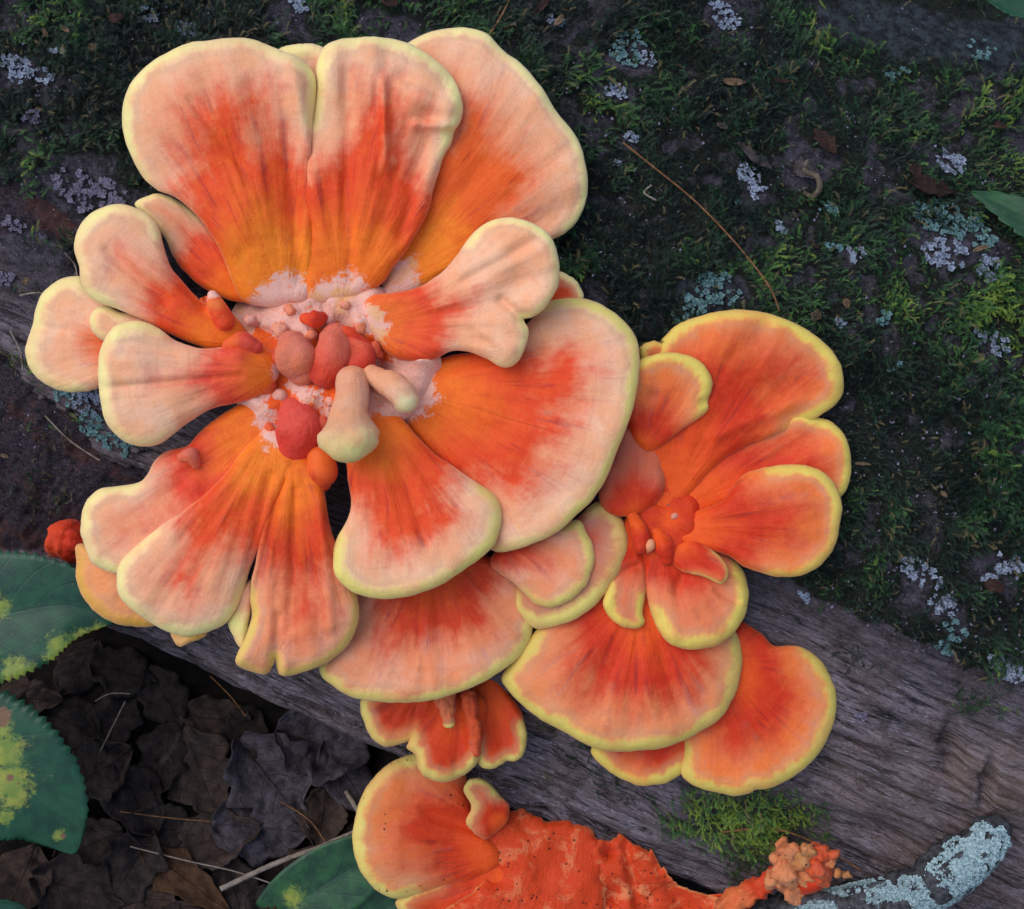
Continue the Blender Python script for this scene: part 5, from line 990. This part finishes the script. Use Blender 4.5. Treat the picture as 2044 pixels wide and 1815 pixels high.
# needles, stems and threads
def strand(name, pts, mat, label, cat, group=None, N=8, M=50):
    V, F, _, _ = tube_view(pts, N, M, 0.2, 6); o = mesh_obj(name, toW(V), F, mat, None); return tag(o, label, cat, group)
NEED = bark_mat((96, 62, 40), (140, 98, 62), 'pine_needle'); DRY = bark_mat((110, 96, 84), (150, 136, 122), 'dry_stem')
def onlog(lst, r, lift): return [(x, y, ls(x, y) + lift, r) for x, y in lst]
strand('pine_needle', onlog([(1244, 285), (1300, 330), (1380, 395), (1450, 465), (1505, 530), (1540, 580), (1556, 622)], 1.8, 26), NEED, 'long orange-brown pine needle lying on the moss above the funnel-shaped rosette', 'needle')
strand('pine_needle', onlog([(1440, 1662), (1500, 1655), (1560, 1658), (1620, 1680), (1680, 1714), (1720, 1738)], 2.2, 18), NEED, 'thin reddish pine needle arching over the bright moss patch on the bare wood', 'needle')
strand('dry_grass_stem', onlog([(960, 90), (990, 50), (1012, 10), (1030, -40)], 2.0, 18), NEED, 'dry tan grass stem above the largest rosette', 'stem')
strand('dry_grass_stem', onlog([(1300, 370), (1286, 385), (1310, 400)], 2.0, 14), DRY, 'tiny pale stem bit beside the long pine needle', 'stem')
strand('dry_twig', [(440, 1775, gz(440, 1775) + 50, 6), (540, 1728, gz(540, 1728) + 66, 6), (640, 1690, gz(640, 1690) + 84, 5.5), (720, 1655, gz(720, 1655) + 110, 5)], DRY, 'straight dry grey stem running from the litter to the spotted old fungus', 'stem')
strand('dry_twig', [(690, 1580, gz(690, 1580) + 40, 6), (715, 1620, gz(715, 1620) + 46, 6), (726, 1660, gz(726, 1660) + 50, 5), (760, 1700, gz(760, 1700) + 50, 5)], DRY, 'short bent dry stem tucked behind the spotted old fungus', 'stem')
for i, q in enumerate([[(190, 1400), (220, 1385), (260, 1385)], [(240, 1620), (330, 1632), (420, 1640)], [(260, 1690), (380, 1720), (470, 1740), (560, 1770)], [(420, 1350), (460, 1390), (490, 1430)], [(200, 1500), (230, 1440), (250, 1400)], [(560, 1600), (620, 1640), (660, 1700)]]):
    strand('grass_thread', [(x, y, gz(x, y) + 52, 1.6) for x, y in q], NEED if i % 2 else DRY, ['short pale grass thread beside the tip of the upper serrated leaf', 'straight tan needle lying across brown dead leaves', 'long pale thread running below the dry twig', 'tan needle leaning against the foot of the log', 'pale upright thread between brown dead leaves', 'tan needle next to the grey lobed leaf'][i], 'stem', 'thin grass threads in the litter')
for i, q in enumerate([[(40, 590), (70, 585), (100, 590), (118, 604)], [(130, 505), (150, 530), (154, 560)], [(20, 660), (40, 700), (46, 740)], [(90, 830), (140, 880), (200, 920)]]):
    strand('root_thread', onlog(q, 1.8, 10), DRY, 'thin pale root thread on dark rotten bark beside the outermost pale lobes', 'root', 'root threads on rotten bark')

# countless pale crumbs of lichen and bark scattered through the moss
def build_crumbs(n=9000):
    g = np.random.default_rng(77)
    x = g.uniform(-250, 2300, n); y = g.uniform(-250, 1400, n)
    keep = (sstep(fbm(x / 120, y / 120, 3, 71), -0.1, 0.35) * (0.35 + 0.65 * (moss_mask(x, y, 0.2) < 0.5)) + 0.10 > g.random(n)) & inpoly(x, y, MOSSPOLY[:3] + [(2300, 1450), (2060, 1380), (1690, 1260), (1420, 1180), (1000, 760), (330, 420), (300, 900), (160, 1000), (-300, 900)])
    x, y = x[keep], y[keep]; n = len(x)
    p, nr = surf(x, y, 15.0)
    V = []; F = []; IN = []
    for i in range(n):
        nn = nr[i] + g.normal(0, 0.4, 3); nn /= np.linalg.norm(nn)
        e1 = np.cross(nn, [0.3, 1, 0.1]); e1 /= np.linalg.norm(e1); e2 = np.cross(nn, e1)
        r = g.uniform(0.8, 3.6); el = g.uniform(0.4, 1.0); b = len(V); a0 = g.uniform(0, 6)
        V.append(p[i] + nn * 1.2); IN.append(0.8)
        for k in range(6):
            a = k * math.pi / 3; q = r * g.uniform(0.6, 1.25); cx, cy = math.cos(a) * q, math.sin(a) * q * el
            V.append(p[i] + e1 * (cx * math.cos(a0) - cy * math.sin(a0)) + e2 * (cx * math.sin(a0) + cy * math.cos(a0))); IN.append(1.0)
        for k in range(6): F.append((b, b + 1 + k, b + 1 + (k + 1) % 6))
    o = mesh_obj('lichen_crumbs', toW(np.array(V)), np.array(F), LM['p'], None, origin=toW(np.zeros(3)), attrs=dict(inner=np.array(IN)), smooth=False)
    kind(o, 'stuff', 'pale crumbs of lichen and bark scattered through the moss')
build_crumbs()

# leaf litter going on beyond the part of the floor in view
def build_litter():
    g = np.random.default_rng(91); objs = []
    for i in range(170):
        a = g.uniform(-2600, 2400); v = g.uniform(-2300, -830)
        q = np.array([a * AX[0] + v * NX[0], a * AX[1] + v * NX[1], ground_z_ortho(v)])
        x, y = toImg(q[None]); x, y = float(x[0]), float(y[0])
        if -40 < x < 2080 and -40 < y < 1850: continue
        if y < 900: continue
        objs.append(dead_leaf(x, y, g.uniform(130, 230), g.uniform(45, 80), g.uniform(0, 360), DM[int(g.integers(0, 4))], 3000 + i, g.uniform(4, 26), int(g.integers(0, 2)) * 3, gz, 0.6))
    V = []; F = {m.name: [] for m in DM}; L = []; MI = []; Fa = []; off = 0
    for o in objs:
        me = o.data; n = len(me.vertices); c = np.empty(n * 3, np.float32); me.vertices.foreach_get('co', c)
        lt = np.empty(n * 3, np.float32); me.attributes['lt'].data.foreach_get('vector', lt)
        f = np.empty(len(me.polygons) * 4, np.int32); me.loops.foreach_get('vertex_index', f)
        V.append(c.reshape(-1, 3) + np.array(o.location)); L.append(lt.reshape(-1, 3)); Fa.append(f.reshape(-1, 4) + off)
        MI += [DM.index(me.materials[0])] * len(me.polygons); off += n
        bpy.data.objects.remove(o); bpy.data.meshes.remove(me)
    o = mesh_obj('leaf_litter', np.concatenate(V), np.concatenate(Fa), DM[0], None, origin=toW(np.array([0, -900.0, -400.0])), attrs=dict(lt=np.concatenate(L)))
    for m in DM[1:]: o.data.materials.append(m)
    o.data.polygons.foreach_set('material_index', np.array(MI, np.int32))
    kind(o, 'stuff', 'brown dead leaves covering the forest floor around the log')
build_litter()
